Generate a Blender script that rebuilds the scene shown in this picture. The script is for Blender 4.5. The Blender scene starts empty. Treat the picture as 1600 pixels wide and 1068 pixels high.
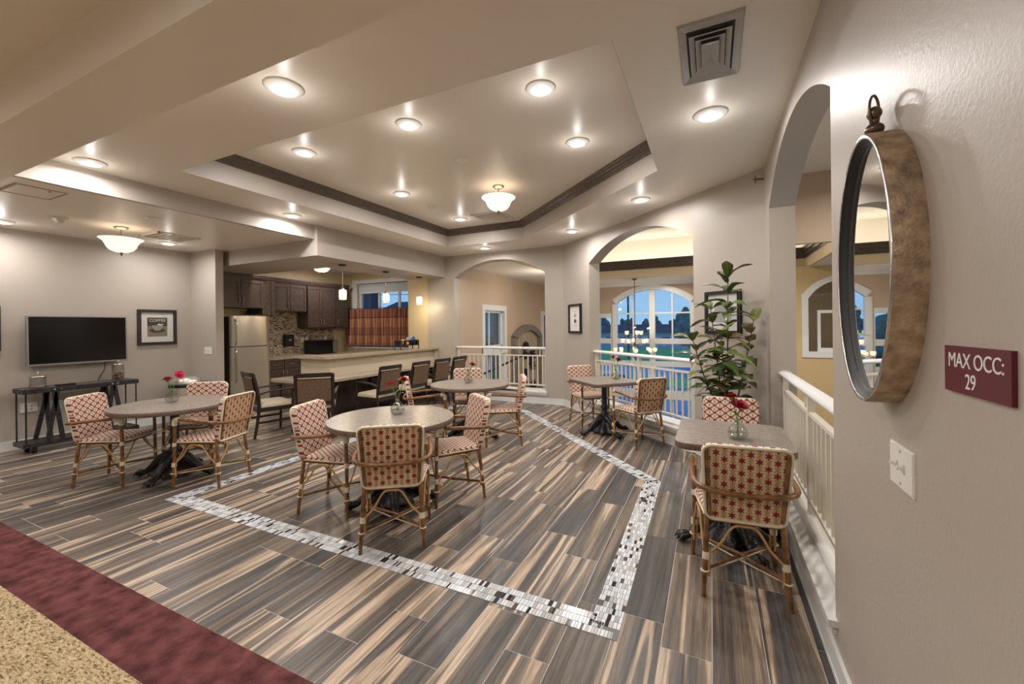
import bpy, bmesh, math, random
from mathutils import Vector, Matrix
from mathutils.geometry import tessellate_polygon
random.seed(7)
S = bpy.context.scene
C = S.collection
PI = math.pi
# ------------------------------------------------------------------ camera, sky, exposure
cam_data = bpy.data.cameras.new('camera')
cam = bpy.data.objects.new('camera', cam_data); C.objects.link(cam)
cam_data.sensor_fit = 'HORIZONTAL'; cam_data.sensor_width = 36.0
cam_data.lens = 652.0 / 1600.0 * 36.0
cam_data.shift_x = 0.0
cam_data.shift_y = -(534 - 508.5) / 1600.0
cam_data.clip_start = 0.02; cam_data.clip_end = 500
YAW = math.radians(25.5); ROLL = 0.0105
cam.matrix_world = (Matrix.Translation((0, 0, 1.53)) @ Matrix.Rotation(YAW, 4, 'Z') @ Matrix.Rotation(PI/2, 4, 'X') @ Matrix.Rotation(-ROLL, 4, 'Z'))
S.camera = cam
S.view_settings.view_transform = 'Standard'
S.view_settings.look = 'None'
S.view_settings.gamma = 1.0
S.view_settings.use_curve_mapping = False
S.view_settings.exposure = 0.0
LAMP = 1.0            # overall strength of the lamps

world = bpy.data.worlds.new('dusk_sky'); S.world = world; world.use_nodes = True
wn = world.node_tree; wn.nodes.clear()
wo = wn.nodes.new('ShaderNodeOutputWorld'); wb = wn.nodes.new('ShaderNodeBackground')
wt = wn.nodes.new('ShaderNodeTexCoord'); ws = wn.nodes.new('ShaderNodeSeparateXYZ'); wr = wn.nodes.new('ShaderNodeValToRGB')
wn.links.new(wt.outputs['Generated'], ws.inputs[0]); wn.links.new(ws.outputs['Z'], wr.inputs[0])
wr.color_ramp.elements[0].position = 0.0; wr.color_ramp.elements[0].color = (0.30, 0.50, 0.72, 1)
wr.color_ramp.elements[1].position = 0.5; wr.color_ramp.elements[1].color = (0.09, 0.24, 0.55, 1)
wn.links.new(wr.outputs[0], wb.inputs['Color']); wb.inputs['Strength'].default_value = 1.35
wn.links.new(wb.outputs[0], wo.inputs['Surface'])

# ------------------------------------------------------------------ materials
MATS = {}
def mat(name, col, rough=0.5, metal=0.0, bump=0.0, bscale=60.0, var=0.0, vscale=8.0, emit=None, estr=0.0, spec=0.5, coat=0.0, trans=0.0, ior=1.45, stretch=None):
    m = bpy.data.materials.new(name); m.use_nodes = True; MATS[name] = m
    nt = m.node_tree; N = nt.nodes; L = nt.links; b = N['Principled BSDF']
    b.inputs['Base Color'].default_value = (*col, 1); b.inputs['Roughness'].default_value = rough
    b.inputs['Metallic'].default_value = metal; b.inputs['Specular IOR Level'].default_value = spec
    b.inputs['Coat Weight'].default_value = coat; b.inputs['Coat Roughness'].default_value = 0.1
    b.inputs['Transmission Weight'].default_value = trans; b.inputs['IOR'].default_value = ior
    if emit: b.inputs['Emission Color'].default_value = (*emit, 1); b.inputs['Emission Strength'].default_value = estr
    tc = N.new('ShaderNodeTexCoord')
    src = tc.outputs['Object']
    if stretch:
        mp = N.new('ShaderNodeMapping'); mp.inputs['Scale'].default_value = stretch; L.new(src, mp.inputs[0]); src = mp.outputs[0]
    if var > 0:
        n = N.new('ShaderNodeTexNoise'); n.inputs['Scale'].default_value = vscale; n.inputs['Detail'].default_value = 5; L.new(src, n.inputs['Vector'])
        mr = N.new('ShaderNodeMapRange'); mr.inputs['From Min'].default_value = .3; mr.inputs['From Max'].default_value = .7
        mr.inputs['To Min'].default_value = 1 - var; mr.inputs['To Max'].default_value = 1 + var; L.new(n.outputs['Fac'], mr.inputs['Value'])
        mx = N.new('ShaderNodeMix'); mx.data_type = 'RGBA'; mx.blend_type = 'MULTIPLY'; mx.inputs['Factor'].default_value = 1
        mx.inputs['A'].default_value = (*col, 1); L.new(mr.outputs[0], mx.inputs['B']); L.new(mx.outputs['Result'], b.inputs['Base Color'])
    if bump > 0:
        n2 = N.new('ShaderNodeTexNoise'); n2.inputs['Scale'].default_value = bscale; n2.inputs['Detail'].default_value = 3; L.new(src, n2.inputs['Vector'])
        bp = N.new('ShaderNodeBump'); bp.inputs['Strength'].default_value = bump; bp.inputs['Distance'].default_value = 0.01
        L.new(n2.outputs['Fac'], bp.inputs['Height']); L.new(bp.outputs[0], b.inputs['Normal'])
    return m
def ramp(N, stops, interp='LINEAR'):
    r = N.new('ShaderNodeValToRGB'); cr = r.color_ramp; cr.interpolation = interp
    while len(cr.elements) < len(stops): cr.elements.new(0.5)
    for e, (p, c) in zip(cr.elements, stops): e.position = p; e.color = (*c, 1) if len(c) == 3 else c
    return r
def M2(N, L, op, a, b=None, clamp=False):
    n = N.new('ShaderNodeMath'); n.operation = op; n.use_clamp = clamp
    for i, v in enumerate((a, b)):
        if v is None: continue
        if isinstance(v, (int, float)): n.inputs[i].default_value = v
        else: L.new(v, n.inputs[i])
    return n.outputs[0]
def mixc(N, L, f, a, b):
    x = N.new('ShaderNodeMix'); x.data_type = 'RGBA'
    for k, v in (('Factor', f), ('A', a), ('B', b)):
        if isinstance(v, tuple): x.inputs[k].default_value = (*v, 1)
        elif isinstance(v, float): x.inputs[k].default_value = v
        else: L.new(v, x.inputs[k])
    return x.outputs['Result']

mat('wall_paint', (0.45, 0.402, 0.352), 0.42, bump=0.12, bscale=90)
mat('ceiling_paint', (0.80, 0.73, 0.64), 0.38, bump=0.05, bscale=90)
mat('cream_paint', (0.66, 0.53, 0.33), 0.5, bump=0.08, bscale=90)
mat('bar_paint', (0.60, 0.52, 0.40), 0.45)
mat('peach_paint', (0.55, 0.415, 0.30), 0.5)
mat('yellow_paint', (0.62, 0.45, 0.23), 0.5)
mat('white_trim', (0.74, 0.74, 0.72), 0.35)
mat('rail_paint', (0.70, 0.66, 0.57), 0.35)
mat('rail_white', (0.78, 0.79, 0.80), 0.3)
mat('white_plastic', (0.78, 0.76, 0.72), 0.4)
mat('ceiling_metal', (0.78, 0.74, 0.69), 0.4)
mat('dark_gap', (0.05, 0.045, 0.04), 0.8)
mat('crown_wood', (0.115, 0.088, 0.068), 0.25, var=.25, vscale=30, stretch=(1, 1, 1))
mat('grout', (0.55, 0.53, 0.50), 0.8)
mat('mosaic_grout', (0.20, 0.20, 0.21), 0.8)
mat('carpet_red', (0.165, 0.060, 0.060), 0.95, bump=1.0, bscale=170, var=.5, vscale=11, spec=.1)
mat('iron', (0.012, 0.012, 0.013), 0.3, bump=0.7, bscale=55, spec=.6)
mat('rattan', (0.205, 0.092, 0.032), 0.30, var=.5, vscale=22, coat=.2)
mat('cane', (0.50, 0.30, 0.115), 0.4, var=.2, vscale=30)
mat('binding', (0.74, 0.66, 0.50), 0.45, bump=.4, bscale=160)
mat('dark_wood', (0.028, 0.017, 0.012), 0.3, var=.4, vscale=25, coat=.2, stretch=(6, 6, 1))
mat('cabinet_wood', (0.085, 0.056, 0.046), 0.38, var=.5, vscale=14, stretch=(5, 5, 1), coat=.15)
mat('steel', (0.70, 0.66, 0.60), 0.24, metal=.72, var=.06, vscale=30, stretch=(1, 1, 14))
mat('chrome', (0.75, 0.75, 0.75), 0.12, metal=1.0)
mat('nickel', (0.55, 0.50, 0.43), 0.3, metal=1.0)
mat('black_plastic', (0.012, 0.012, 0.013), 0.3)
mat('black_satin', (0.014, 0.014, 0.016), 0.45)
mat('screen', (0.004, 0.004, 0.005), 0.12)
mat('tv_bezel', (0.35, 0.35, 0.36), 0.3, metal=.8)
mat('vinyl', (0.60, 0.52, 0.39), 0.35)
mat('console_metal', (0.045, 0.045, 0.050), 0.4, metal=.5, var=.5, vscale=30)
mat('console_wood', (0.07, 0.055, 0.045), 0.5, var=.5, vscale=12, stretch=(8, 1, 8))
mat('frame_wood', (0.035, 0.025, 0.02), 0.45, var=.3, vscale=40)
mat('mat_board', (0.78, 0.77, 0.75), 0.6)
mat('poster_dark', (0.05, 0.045, 0.055), 0.7)
mat('poster_green', (0.24, 0.225, 0.16), 0.7)
mat('poster_grey', (0.35, 0.35, 0.30), 0.7)
mat('poster_white', (0.80, 0.78, 0.70), 0.7)
mat('print_red', (0.35, 0.05, 0.05), 0.7)
mat('print_tan', (0.45, 0.36, 0.24), 0.7)
mat('print_grey', (0.45, 0.46, 0.48), 0.7)
mat('sign_red', (0.115, 0.012, 0.024), 0.5)
mat('mirror_side', (0.42, 0.31, 0.21), 0.5, metal=.3, var=.45, vscale=26, bump=.4, bscale=120)
mat('mirror_rim', (0.62, 0.62, 0.62), 0.2, metal=1.0)
mat('mirror_glass', (0.86, 0.87, 0.88), 0.015, metal=1.0)
mat('bronze', (0.20, 0.15, 0.11), 0.3, metal=.9)
mat('lamp_glow', (0.9, 0.85, 0.8), 0.5, emit=(1.0, 0.90, 0.80), estr=7.0)
mat('globe_glass', (0.85, 0.74, 0.58), 0.4, emit=(1.0, 0.87, 0.70), estr=1.15)
mat('globe_core', (0.9, 0.85, 0.8), 0.4, emit=(1.0, 0.90, 0.76), estr=2.2)
mat('pendant_glass', (0.9, 0.8, 0.55), 0.35, emit=(1.0, 0.84, 0.50), estr=2.4)
mat('cup_glass', (0.9, 0.8, 0.6), 0.4, emit=(1.0, 0.82, 0.58), estr=.8)
mat('stem_green', (0.14, 0.28, 0.06), 0.5)
mat('bloom_red', (0.38, 0.008, 0.030), 0.55, var=.3, vscale=90)
mat('bloom_pink', (0.55, 0.03, 0.09), 0.55, var=.3, vscale=90)
mat('bark', (0.11, 0.085, 0.06), 0.7, var=.3, vscale=40)
mat('pot_clay', (0.10, 0.075, 0.055), 0.5)
mat('moss', (0.05, 0.06, 0.03), 0.9, bump=.8, bscale=60)
mat('shutter_wood', (0.44, 0.35, 0.23), 0.6, var=.25, vscale=10, stretch=(1, 6, 1))
mat('shutter_frame', (0.22, 0.185, 0.15), 0.6, var=.25, vscale=10)
mat('lavender', (0.035, 0.025, 0.045), 0.8)
mat('pillar_brick', (0.07, 0.06, 0.07), 0.8)
mat('lawn', (0.13, 0.54, 0.15), 0.9, var=.35, vscale=.6)
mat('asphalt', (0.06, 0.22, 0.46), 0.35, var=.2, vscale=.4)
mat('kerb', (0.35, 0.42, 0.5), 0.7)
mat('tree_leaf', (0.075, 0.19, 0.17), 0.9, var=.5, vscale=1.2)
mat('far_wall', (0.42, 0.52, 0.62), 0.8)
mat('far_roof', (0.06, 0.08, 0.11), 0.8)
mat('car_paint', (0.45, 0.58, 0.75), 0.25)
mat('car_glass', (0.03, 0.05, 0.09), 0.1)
mat('shade_cloth', (0.62, 0.64, 0.66), 0.8)
mat('fruit_red', (0.50, 0.06, 0.04), 0.4); mat('fruit_orange', (0.85, 0.32, 0.05), 0.45); mat('fruit_yellow', (0.85, 0.55, 0.10), 0.45)
mat('packet_silver', (0.45, 0.47, 0.52), 0.3, metal=.5); mat('packet_blue', (0.03, 0.12, 0.42), 0.35)
mat('nuts', (0.42, 0.27, 0.12), 0.6); mat('nuts_dark', (0.16, 0.07, 0.04), 0.6); mat('candle', (0.7, 0.6, 0.5), 0.6)
mat('outlet_blue', (0.45, 0.62, 0.66), 0.4)
mat('water', (0.8, 0.86, 0.92), 0.02, trans=1.0, ior=1.33)
mat('cord', (0.02, 0.02, 0.02), 0.5)
mat('pavement', (0.30, 0.30, 0.30), 0.8)
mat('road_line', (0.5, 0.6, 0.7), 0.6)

def glass(name, tint=(0.97, 0.98, 0.98), refl=0.10, rough=0.02):
    m = bpy.data.materials.new(name); m.use_nodes = True; MATS[name] = m
    nt = m.node_tree; N = nt.nodes; L = nt.links; N.remove(N['Principled BSDF'])
    t = N.new('ShaderNodeBsdfTransparent'); t.inputs[0].default_value = (*tint, 1)
    g = N.new('ShaderNodeBsdfGlossy'); g.inputs['Roughness'].default_value = rough
    f = N.new('ShaderNodeLayerWeight'); f.inputs[0].default_value = .5
    mx = N.new('ShaderNodeMixShader'); a = M2(N, L, 'ADD', M2(N, L, 'MULTIPLY', M2(N, L, 'POWER', f.outputs['Facing'], 3.5), .8), .035 + refl * .12, True)
    L.new(a, mx.inputs[0]); L.new(t.outputs[0], mx.inputs[1]); L.new(g.outputs[0], mx.inputs[2]); L.new(mx.outputs[0], N['Material Output'].inputs[0])
glass('window_glass', (0.92, 0.96, 0.98), .10)
glass('picture_glass', (0.985, 0.985, 0.98), .03)
glass('jar_glass', (0.93, 0.94, 0.94), .5)
glass('vase_glass', (0.84, 0.87, 0.86), 1.1)

def plank_mat():
    m = bpy.data.materials.new('plank_tile'); m.use_nodes = True; MATS['plank_tile'] = m
    nt = m.node_tree; N = nt.nodes; L = nt.links; b = N['Principled BSDF']
    tc = N.new('ShaderNodeTexCoord'); at = N.new('ShaderNodeAttribute'); at.attribute_name = 'rnd'
    sp = N.new('ShaderNodeSeparateXYZ'); L.new(tc.outputs['Object'], sp.inputs[0])
    r = at.outputs['Fac']
    def vec(sx, sy, k):
        c = N.new('ShaderNodeCombineXYZ')
        L.new(M2(N, L, 'MULTIPLY', sp.outputs['X'], sx), c.inputs[0]); L.new(M2(N, L, 'MULTIPLY', sp.outputs['Y'], sy), c.inputs[1])
        L.new(M2(N, L, 'MULTIPLY', r, k), c.inputs[2]); return c.outputs[0]
    def noise(v, detail, dist=0.0, rough=.5):
        n = N.new('ShaderNodeTexNoise'); n.inputs['Scale'].default_value = 1; n.inputs['Detail'].default_value = detail
        n.inputs['Distortion'].default_value = dist; n.inputs['Roughness'].default_value = rough; L.new(v, n.inputs['Vector']); return n.outputs['Fac']
    wav = noise(vec(4.0, .8, 77.0), 2, 0.6)
    big = noise(vec(4.6, .17, 53.0), 1.8, .22, .5)
    mid = noise(vec(40.0, .9, 31.0), 3, .8)
    fine = noise(vec(210.0, 9.0, 11.0), 3)
    v = M2(N, L, 'ADD', M2(N, L, 'MULTIPLY', big, 1.0), M2(N, L, 'MULTIPLY', M2(N, L, 'SUBTRACT', mid, .5), .05))
    v = M2(N, L, 'ADD', v, M2(N, L, 'MULTIPLY', M2(N, L, 'SUBTRACT', wav, .5), .10))
    v = M2(N, L, 'ADD', v, M2(N, L, 'MULTIPLY', M2(N, L, 'SUBTRACT', r, .5), .34))
    rp = ramp(N, [(.24, (.085, .078, .074)), (.32, (.17, .138, .112)), (.355, (.115, .10, .09)), (.41, (.25, .195, .148)), (.435, (.30, .235, .175)), (.442, (.54, .42, .31)), (.482, (.58, .455, .34)), (.490, (.24, .185, .14)),
                  (.54, (.16, .137, .118)), (.575, (.095, .092, .092)), (.592, (.21, .165, .13)), (.60, (.55, .425, .31)), (.632, (.50, .385, .28)), (.642, (.15, .132, .118)), (.70, (.085, .083, .085)), (.76, (.22, .17, .13))])
    L.new(v, rp.inputs[0])
    gr = N.new('ShaderNodeMapRange'); gr.inputs['From Min'].default_value = .3; gr.inputs['From Max'].default_value = .7; gr.inputs['To Min'].default_value = .74; gr.inputs['To Max'].default_value = 1.18
    L.new(fine, gr.inputs['Value'])
    gm = N.new('ShaderNodeMapRange'); gm.inputs['From Min'].default_value = .35; gm.inputs['From Max'].default_value = .65; gm.inputs['To Min'].default_value = .62; gm.inputs['To Max'].default_value = 1.22
    L.new(mid, gm.inputs['Value'])
    x = N.new('ShaderNodeMix'); x.data_type = 'RGBA'; x.blend_type = 'MULTIPLY'; x.inputs['Factor'].default_value = 1
    L.new(rp.outputs[0], x.inputs['A']); L.new(M2(N, L, 'MULTIPLY', gr.outputs[0], gm.outputs[0]), x.inputs['B'])
    L.new(x.outputs['Result'], b.inputs['Base Color'])
    b.inputs['Roughness'].default_value = .34; b.inputs['Specular IOR Level'].default_value = .36
    bp = N.new('ShaderNodeBump'); bp.inputs['Strength'].default_value = .12; bp.inputs['Distance'].default_value = .003; L.new(fine, bp.inputs['Height']); L.new(bp.outputs[0], b.inputs['Normal'])
plank_mat()

def attr_mat(name, stops, rough, metal=0.0, interp='CONSTANT'):
    m = bpy.data.materials.new(name); m.use_nodes = True; MATS[name] = m
    nt = m.node_tree; N = nt.nodes; L = nt.links; b = N['Principled BSDF']
    at = N.new('ShaderNodeAttribute'); at.attribute_name = 'rnd'
    rp = ramp(N, stops, interp); L.new(at.outputs['Fac'], rp.inputs[0]); L.new(rp.outputs[0], b.inputs['Base Color'])
    b.inputs['Roughness'].default_value = rough; b.inputs['Metallic'].default_value = metal
attr_mat('mosaic_tile', [(0, (.74, .78, .82)), (.3, (.58, .58, .58)), (.5, (.82, .86, .90)), (.68, (.46, .48, .50)), (.78, (.64, .60, .56)), (.87, (.02, .02, .022)), (.95, (.12, .10, .085))], .15)
attr_mat('splash_tile', [(0, (.52, .43, .30)), (.25, (.36, .27, .18)), (.45, (.62, .54, .42)), (.62, (.20, .13, .085)), (.75, (.45, .40, .33)), (.88, (.07, .05, .04))], .25)

def carpet_mat():
    m = bpy.data.materials.new('carpet_tan'); m.use_nodes = True; MATS['carpet_tan'] = m
    nt = m.node_tree; N = nt.nodes; L = nt.links; b = N['Principled BSDF']
    tc = N.new('ShaderNodeTexCoord'); mp = N.new('ShaderNodeMapping'); mp.inputs['Rotation'].default_value = (0, 0, .5); mp.inputs['Scale'].default_value = (1, 2.4, 1)
    L.new(tc.outputs['Object'], mp.inputs[0])
    n = N.new('ShaderNodeTexNoise'); n.inputs['Scale'].default_value = 42; n.inputs['Detail'].default_value = 2.5; n.inputs['Distortion'].default_value = .7; L.new(mp.outputs[0], n.inputs['Vector'])
    rp = ramp(N, [(.34, (.13, .09, .045)), (.42, (.36, .265, .145)), (.52, (.52, .40, .235)), (.7, (.66, .53, .34))]); L.new(n.outputs['Fac'], rp.inputs[0]); L.new(rp.outputs[0], b.inputs['Base Color'])
    bp = N.new('ShaderNodeBump'); bp.inputs['Strength'].default_value = 1; bp.inputs['Distance'].default_value = .012; L.new(n.outputs['Fac'], bp.inputs['Height']); L.new(bp.outputs[0], b.inputs['Normal'])
    b.inputs['Roughness'].default_value = .95; b.inputs['Specular IOR Level'].default_value = .1
carpet_mat()

def granite(name, base, dark, light, scale, rough, metal=0):
    m = bpy.data.materials.new(name); m.use_nodes = True; MATS[name] = m
    nt = m.node_tree; N = nt.nodes; L = nt.links; b = N['Principled BSDF']
    tc = N.new('ShaderNodeTexCoord'); mp = N.new('ShaderNodeMapping'); mp.inputs['Scale'].default_value = (1, 2.2, 1); L.new(tc.outputs['Object'], mp.inputs[0])
    n = N.new('ShaderNodeTexNoise'); n.inputs['Scale'].default_value = scale; n.inputs['Detail'].default_value = 5; n.inputs['Roughness'].default_value = .8; L.new(mp.outputs[0], n.inputs['Vector'])
    rp = ramp(N, [(.34, dark), (.46, base), (.56, base), (.68, light)]); L.new(n.outputs['Fac'], rp.inputs[0]); L.new(rp.outputs[0], b.inputs['Base Color'])
    b.inputs['Roughness'].default_value = rough
granite('table_granite', (.27, .23, .195), (.045, .036, .03), (.64, .57, .49), 30, .29)
granite('table_edge', (.17, .12, .095), (.03, .02, .017), (.40, .31, .25), 60, .4)
granite('bar_granite', (.40, .33, .24), (.05, .04, .03), (.72, .64, .51), 45, .24)
granite('chair_fabric', (.15, .092, .05), (.05, .028, .016), (.40, .28, .17), 75, .85)
def leaf_mat():
    m = bpy.data.materials.new('croton_leaf'); m.use_nodes = True; MATS['croton_leaf'] = m
    nt = m.node_tree; N = nt.nodes; L = nt.links; b = N['Principled BSDF']
    tc = N.new('ShaderNodeTexCoord'); sp = N.new('ShaderNodeSeparateXYZ'); L.new(tc.outputs['Object'], sp.inputs[0])
    oi = N.new('ShaderNodeObjectInfo')
    w = M2(N, L, 'SINE', M2(N, L, 'ADD', M2(N, L, 'MULTIPLY', sp.outputs['Y'], 330.0), M2(N, L, 'MULTIPLY', M2(N, L, 'ABSOLUTE', sp.outputs['X']), -420.0)))
    rib = M2(N, L, 'LESS_THAN', M2(N, L, 'ABSOLUTE', sp.outputs['X']), .0022)
    vein = M2(N, L, 'MAXIMUM', M2(N, L, 'GREATER_THAN', w, .72), rib)
    rp = ramp(N, [(0, (.018, .042, .018)), (.55, (.045, .10, .03)), (.8, (.09, .15, .035)), (.93, (.10, .085, .05)), (1, (.26, .11, .06))]); L.new(oi.outputs['Random'], rp.inputs[0])
    r2 = ramp(N, [(0, (.14, .18, .05)), (.5, (.40, .42, .09)), (1, (.52, .44, .12))]); L.new(oi.outputs['Random'], r2.inputs[0])
    L.new(mixc(N, L, M2(N, L, 'MULTIPLY', vein, .75), rp.outputs[0], r2.outputs[0]), b.inputs['Base Color'])
    b.inputs['Roughness'].default_value = .32
leaf_mat()
def weave(name, kind):
    m = bpy.data.materials.new(name); m.use_nodes = True; MATS[name] = m
    nt = m.node_tree; N = nt.nodes; L = nt.links; b = N['Principled BSDF']
    tc = N.new('ShaderNodeTexCoord'); sp = N.new('ShaderNodeSeparateXYZ'); L.new(tc.outputs['Object'], sp.inputs[0])
    X = sp.outputs['X']; V = sp.outputs['Z'] if kind != 'seat' else sp.outputs['Y']
    if kind == 'seat': V = M2(N, L, 'SUBTRACT', V, sp.outputs['Z'])
    cream = (.78, .68, .52); red = (.30, .004, .020)
    cos = lambda v, p: M2(N, L, 'COSINE', M2(N, L, 'MULTIPLY', v, 2 * PI / p))
    fr = lambda v: M2(N, L, 'FRACT', v)
    if kind in ('front', 'seat'):
        pu, pv = (.084, .062) if kind == 'front' else (.050, .050)
        f = M2(N, L, 'ADD', cos(X, pu), cos(V, pv))
        g = M2(N, L, 'ADD', M2(N, L, 'ABSOLUTE', M2(N, L, 'ADD', f, M2(N, L, 'MULTIPLY', cos(M2(N, L, 'ADD', X, pu / 4), pu / 2), .12))), M2(N, L, 'MULTIPLY', M2(N, L, 'MULTIPLY', cos(X, pu / 2), cos(V, pv / 2)), -.10))
        net = M2(N, L, 'LESS_THAN', g, .46 if kind == 'front' else .5)
        # the small dark tee in the middle of every cell
        def tee(ox, oz):
            u = M2(N, L, 'SUBTRACT', fr(M2(N, L, 'ADD', M2(N, L, 'DIVIDE', X, pu), ox)), .5); v = M2(N, L, 'SUBTRACT', fr(M2(N, L, 'ADD', M2(N, L, 'DIVIDE', V, pv), oz)), .5)
            return M2(N, L, 'MULTIPLY', M2(N, L, 'LESS_THAN', M2(N, L, 'ABSOLUTE', u), .035), M2(N, L, 'LESS_THAN', M2(N, L, 'ABSOLUTE', v), .2))
        col = mixc(N, L, net, cream, red)
        if kind == 'front': col = mixc(N, L, M2(N, L, 'MAXIMUM', tee(0.5, 0.5), tee(0, 0)), col, (.13, .07, .04))
    else:
        pu, pv = .042, .072
        cx = M2(N, L, 'DIVIDE', X, pu); ix = M2(N, L, 'FLOOR', cx)
        u = M2(N, L, 'MULTIPLY', M2(N, L, 'SUBTRACT', fr(cx), .5), pu)
        odd = M2(N, L, 'MULTIPLY', M2(N, L, 'FLOORED_MODULO', ix, 2.0), .5)
        v = M2(N, L, 'MULTIPLY', M2(N, L, 'SUBTRACT', fr(M2(N, L, 'ADD', M2(N, L, 'DIVIDE', V, pv), odd)), .5), pv)
        rad = M2(N, L, 'SQRT', M2(N, L, 'ADD', M2(N, L, 'MULTIPLY', u, u), M2(N, L, 'MULTIPLY', v, v)))
        th = M2(N, L, 'ARCTAN2', u, v)
        lim = M2(N, L, 'ADD', .0152, M2(N, L, 'MULTIPLY', M2(N, L, 'COSINE', M2(N, L, 'MULTIPLY', th, 6.0)), .0052))
        star = M2(N, L, 'LESS_THAN', rad, lim)
        stem = M2(N, L, 'MULTIPLY', M2(N, L, 'LESS_THAN', M2(N, L, 'ABSOLUTE', u), .0014), M2(N, L, 'LESS_THAN', M2(N, L, 'ABSOLUTE', v), .028))
        redm = M2(N, L, 'MAXIMUM', star, stem)
        band = M2(N, L, 'LESS_THAN', M2(N, L, 'ABSOLUTE', u), .0115)
        # gold crosses between stars
        v2 = M2(N, L, 'SUBTRACT', M2(N, L, 'ABSOLUTE', v), pv / 2)
        xx = M2(N, L, 'LESS_THAN', M2(N, L, 'ABSOLUTE', M2(N, L, 'SUBTRACT', M2(N, L, 'ABSOLUTE', u), M2(N, L, 'ABSOLUTE', v2))), .0032)
        xx = M2(N, L, 'MULTIPLY', xx, M2(N, L, 'LESS_THAN', M2(N, L, 'ABSOLUTE', v2), .014))
        col = mixc(N, L, band, (.76, .61, .39), (.66, .48, .25)); col = mixc(N, L, xx, col, (.40, .25, .07)); col = mixc(N, L, redm, col, red)
    # the cane strands themselves
    h = M2(N, L, 'MULTIPLY', M2(N, L, 'SINE', M2(N, L, 'MULTIPLY', X, 2 * PI / .0085)), M2(N, L, 'SINE', M2(N, L, 'MULTIPLY', V, 2 * PI / .0085)))
    sh = N.new('ShaderNodeMapRange'); sh.inputs['From Min'].default_value = -1; sh.inputs['To Min'].default_value = .78; sh.inputs['To Max'].default_value = 1.12; L.new(h, sh.inputs['Value'])
    x = N.new('ShaderNodeMix'); x.data_type = 'RGBA'; x.blend_type = 'MULTIPLY'; x.inputs['Factor'].default_value = 1; L.new(col, x.inputs['A']); L.new(sh.outputs[0], x.inputs['B'])
    L.new(x.outputs['Result'], b.inputs['Base Color']); b.inputs['Roughness'].default_value = .5
    bp = N.new('ShaderNodeBump'); bp.inputs['Strength'].default_value = .5; bp.inputs['Distance'].default_value = .003; L.new(h, bp.inputs['Height']); L.new(bp.outputs[0], b.inputs['Normal'])
weave('weave_front', 'front'); weave('weave_seat', 'seat'); weave('weave_back', 'back')
def curtain_mat():
    m = bpy.data.materials.new('curtain_plaid'); m.use_nodes = True; MATS['curtain_plaid'] = m
    nt = m.node_tree; N = nt.nodes; L = nt.links; b = N['Principled BSDF']
    tc = N.new('ShaderNodeTexCoord'); sp = N.new('ShaderNodeSeparateXYZ'); L.new(tc.outputs['Object'], sp.inputs[0])
    rx = ramp(N, [(0, (.20, .075, .05)), (.25, (.34, .18, .08)), (.45, (.24, .085, .065)), (.6, (.42, .24, .11)), (.8, (.17, .07, .05))], 'CONSTANT')
    L.new(M2(N, L, 'FRACT', M2(N, L, 'MULTIPLY', sp.outputs['X'], 7.3)), rx.inputs[0])
    rz = ramp(N, [(0, (.95, .75, .72)), (.08, (1.25, 1.2, 1)), (.28, (.6, .42, .45)), (.31, (.95, .72, .75)), (.50, (1.3, 1.2, 1.0)), (.74, (.5, .3, .35)), (.77, (.95, .65, .68))], 'CONSTANT')
    L.new(M2(N, L, 'MULTIPLY', M2(N, L, 'SUBTRACT', sp.outputs['Z'], 1.06), 1 / .94), rz.inputs[0])
    x = N.new('ShaderNodeMix'); x.data_type = 'RGBA'; x.blend_type = 'MULTIPLY'; x.inputs['Factor'].default_value = 1; L.new(rx.outputs[0], x.inputs['A']); L.new(rz.outputs[0], x.inputs['B'])
    L.new(x.outputs['Result'], b.inputs['Base Color']); b.inputs['Roughness'].default_value = .6
curtain_mat()

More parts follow.
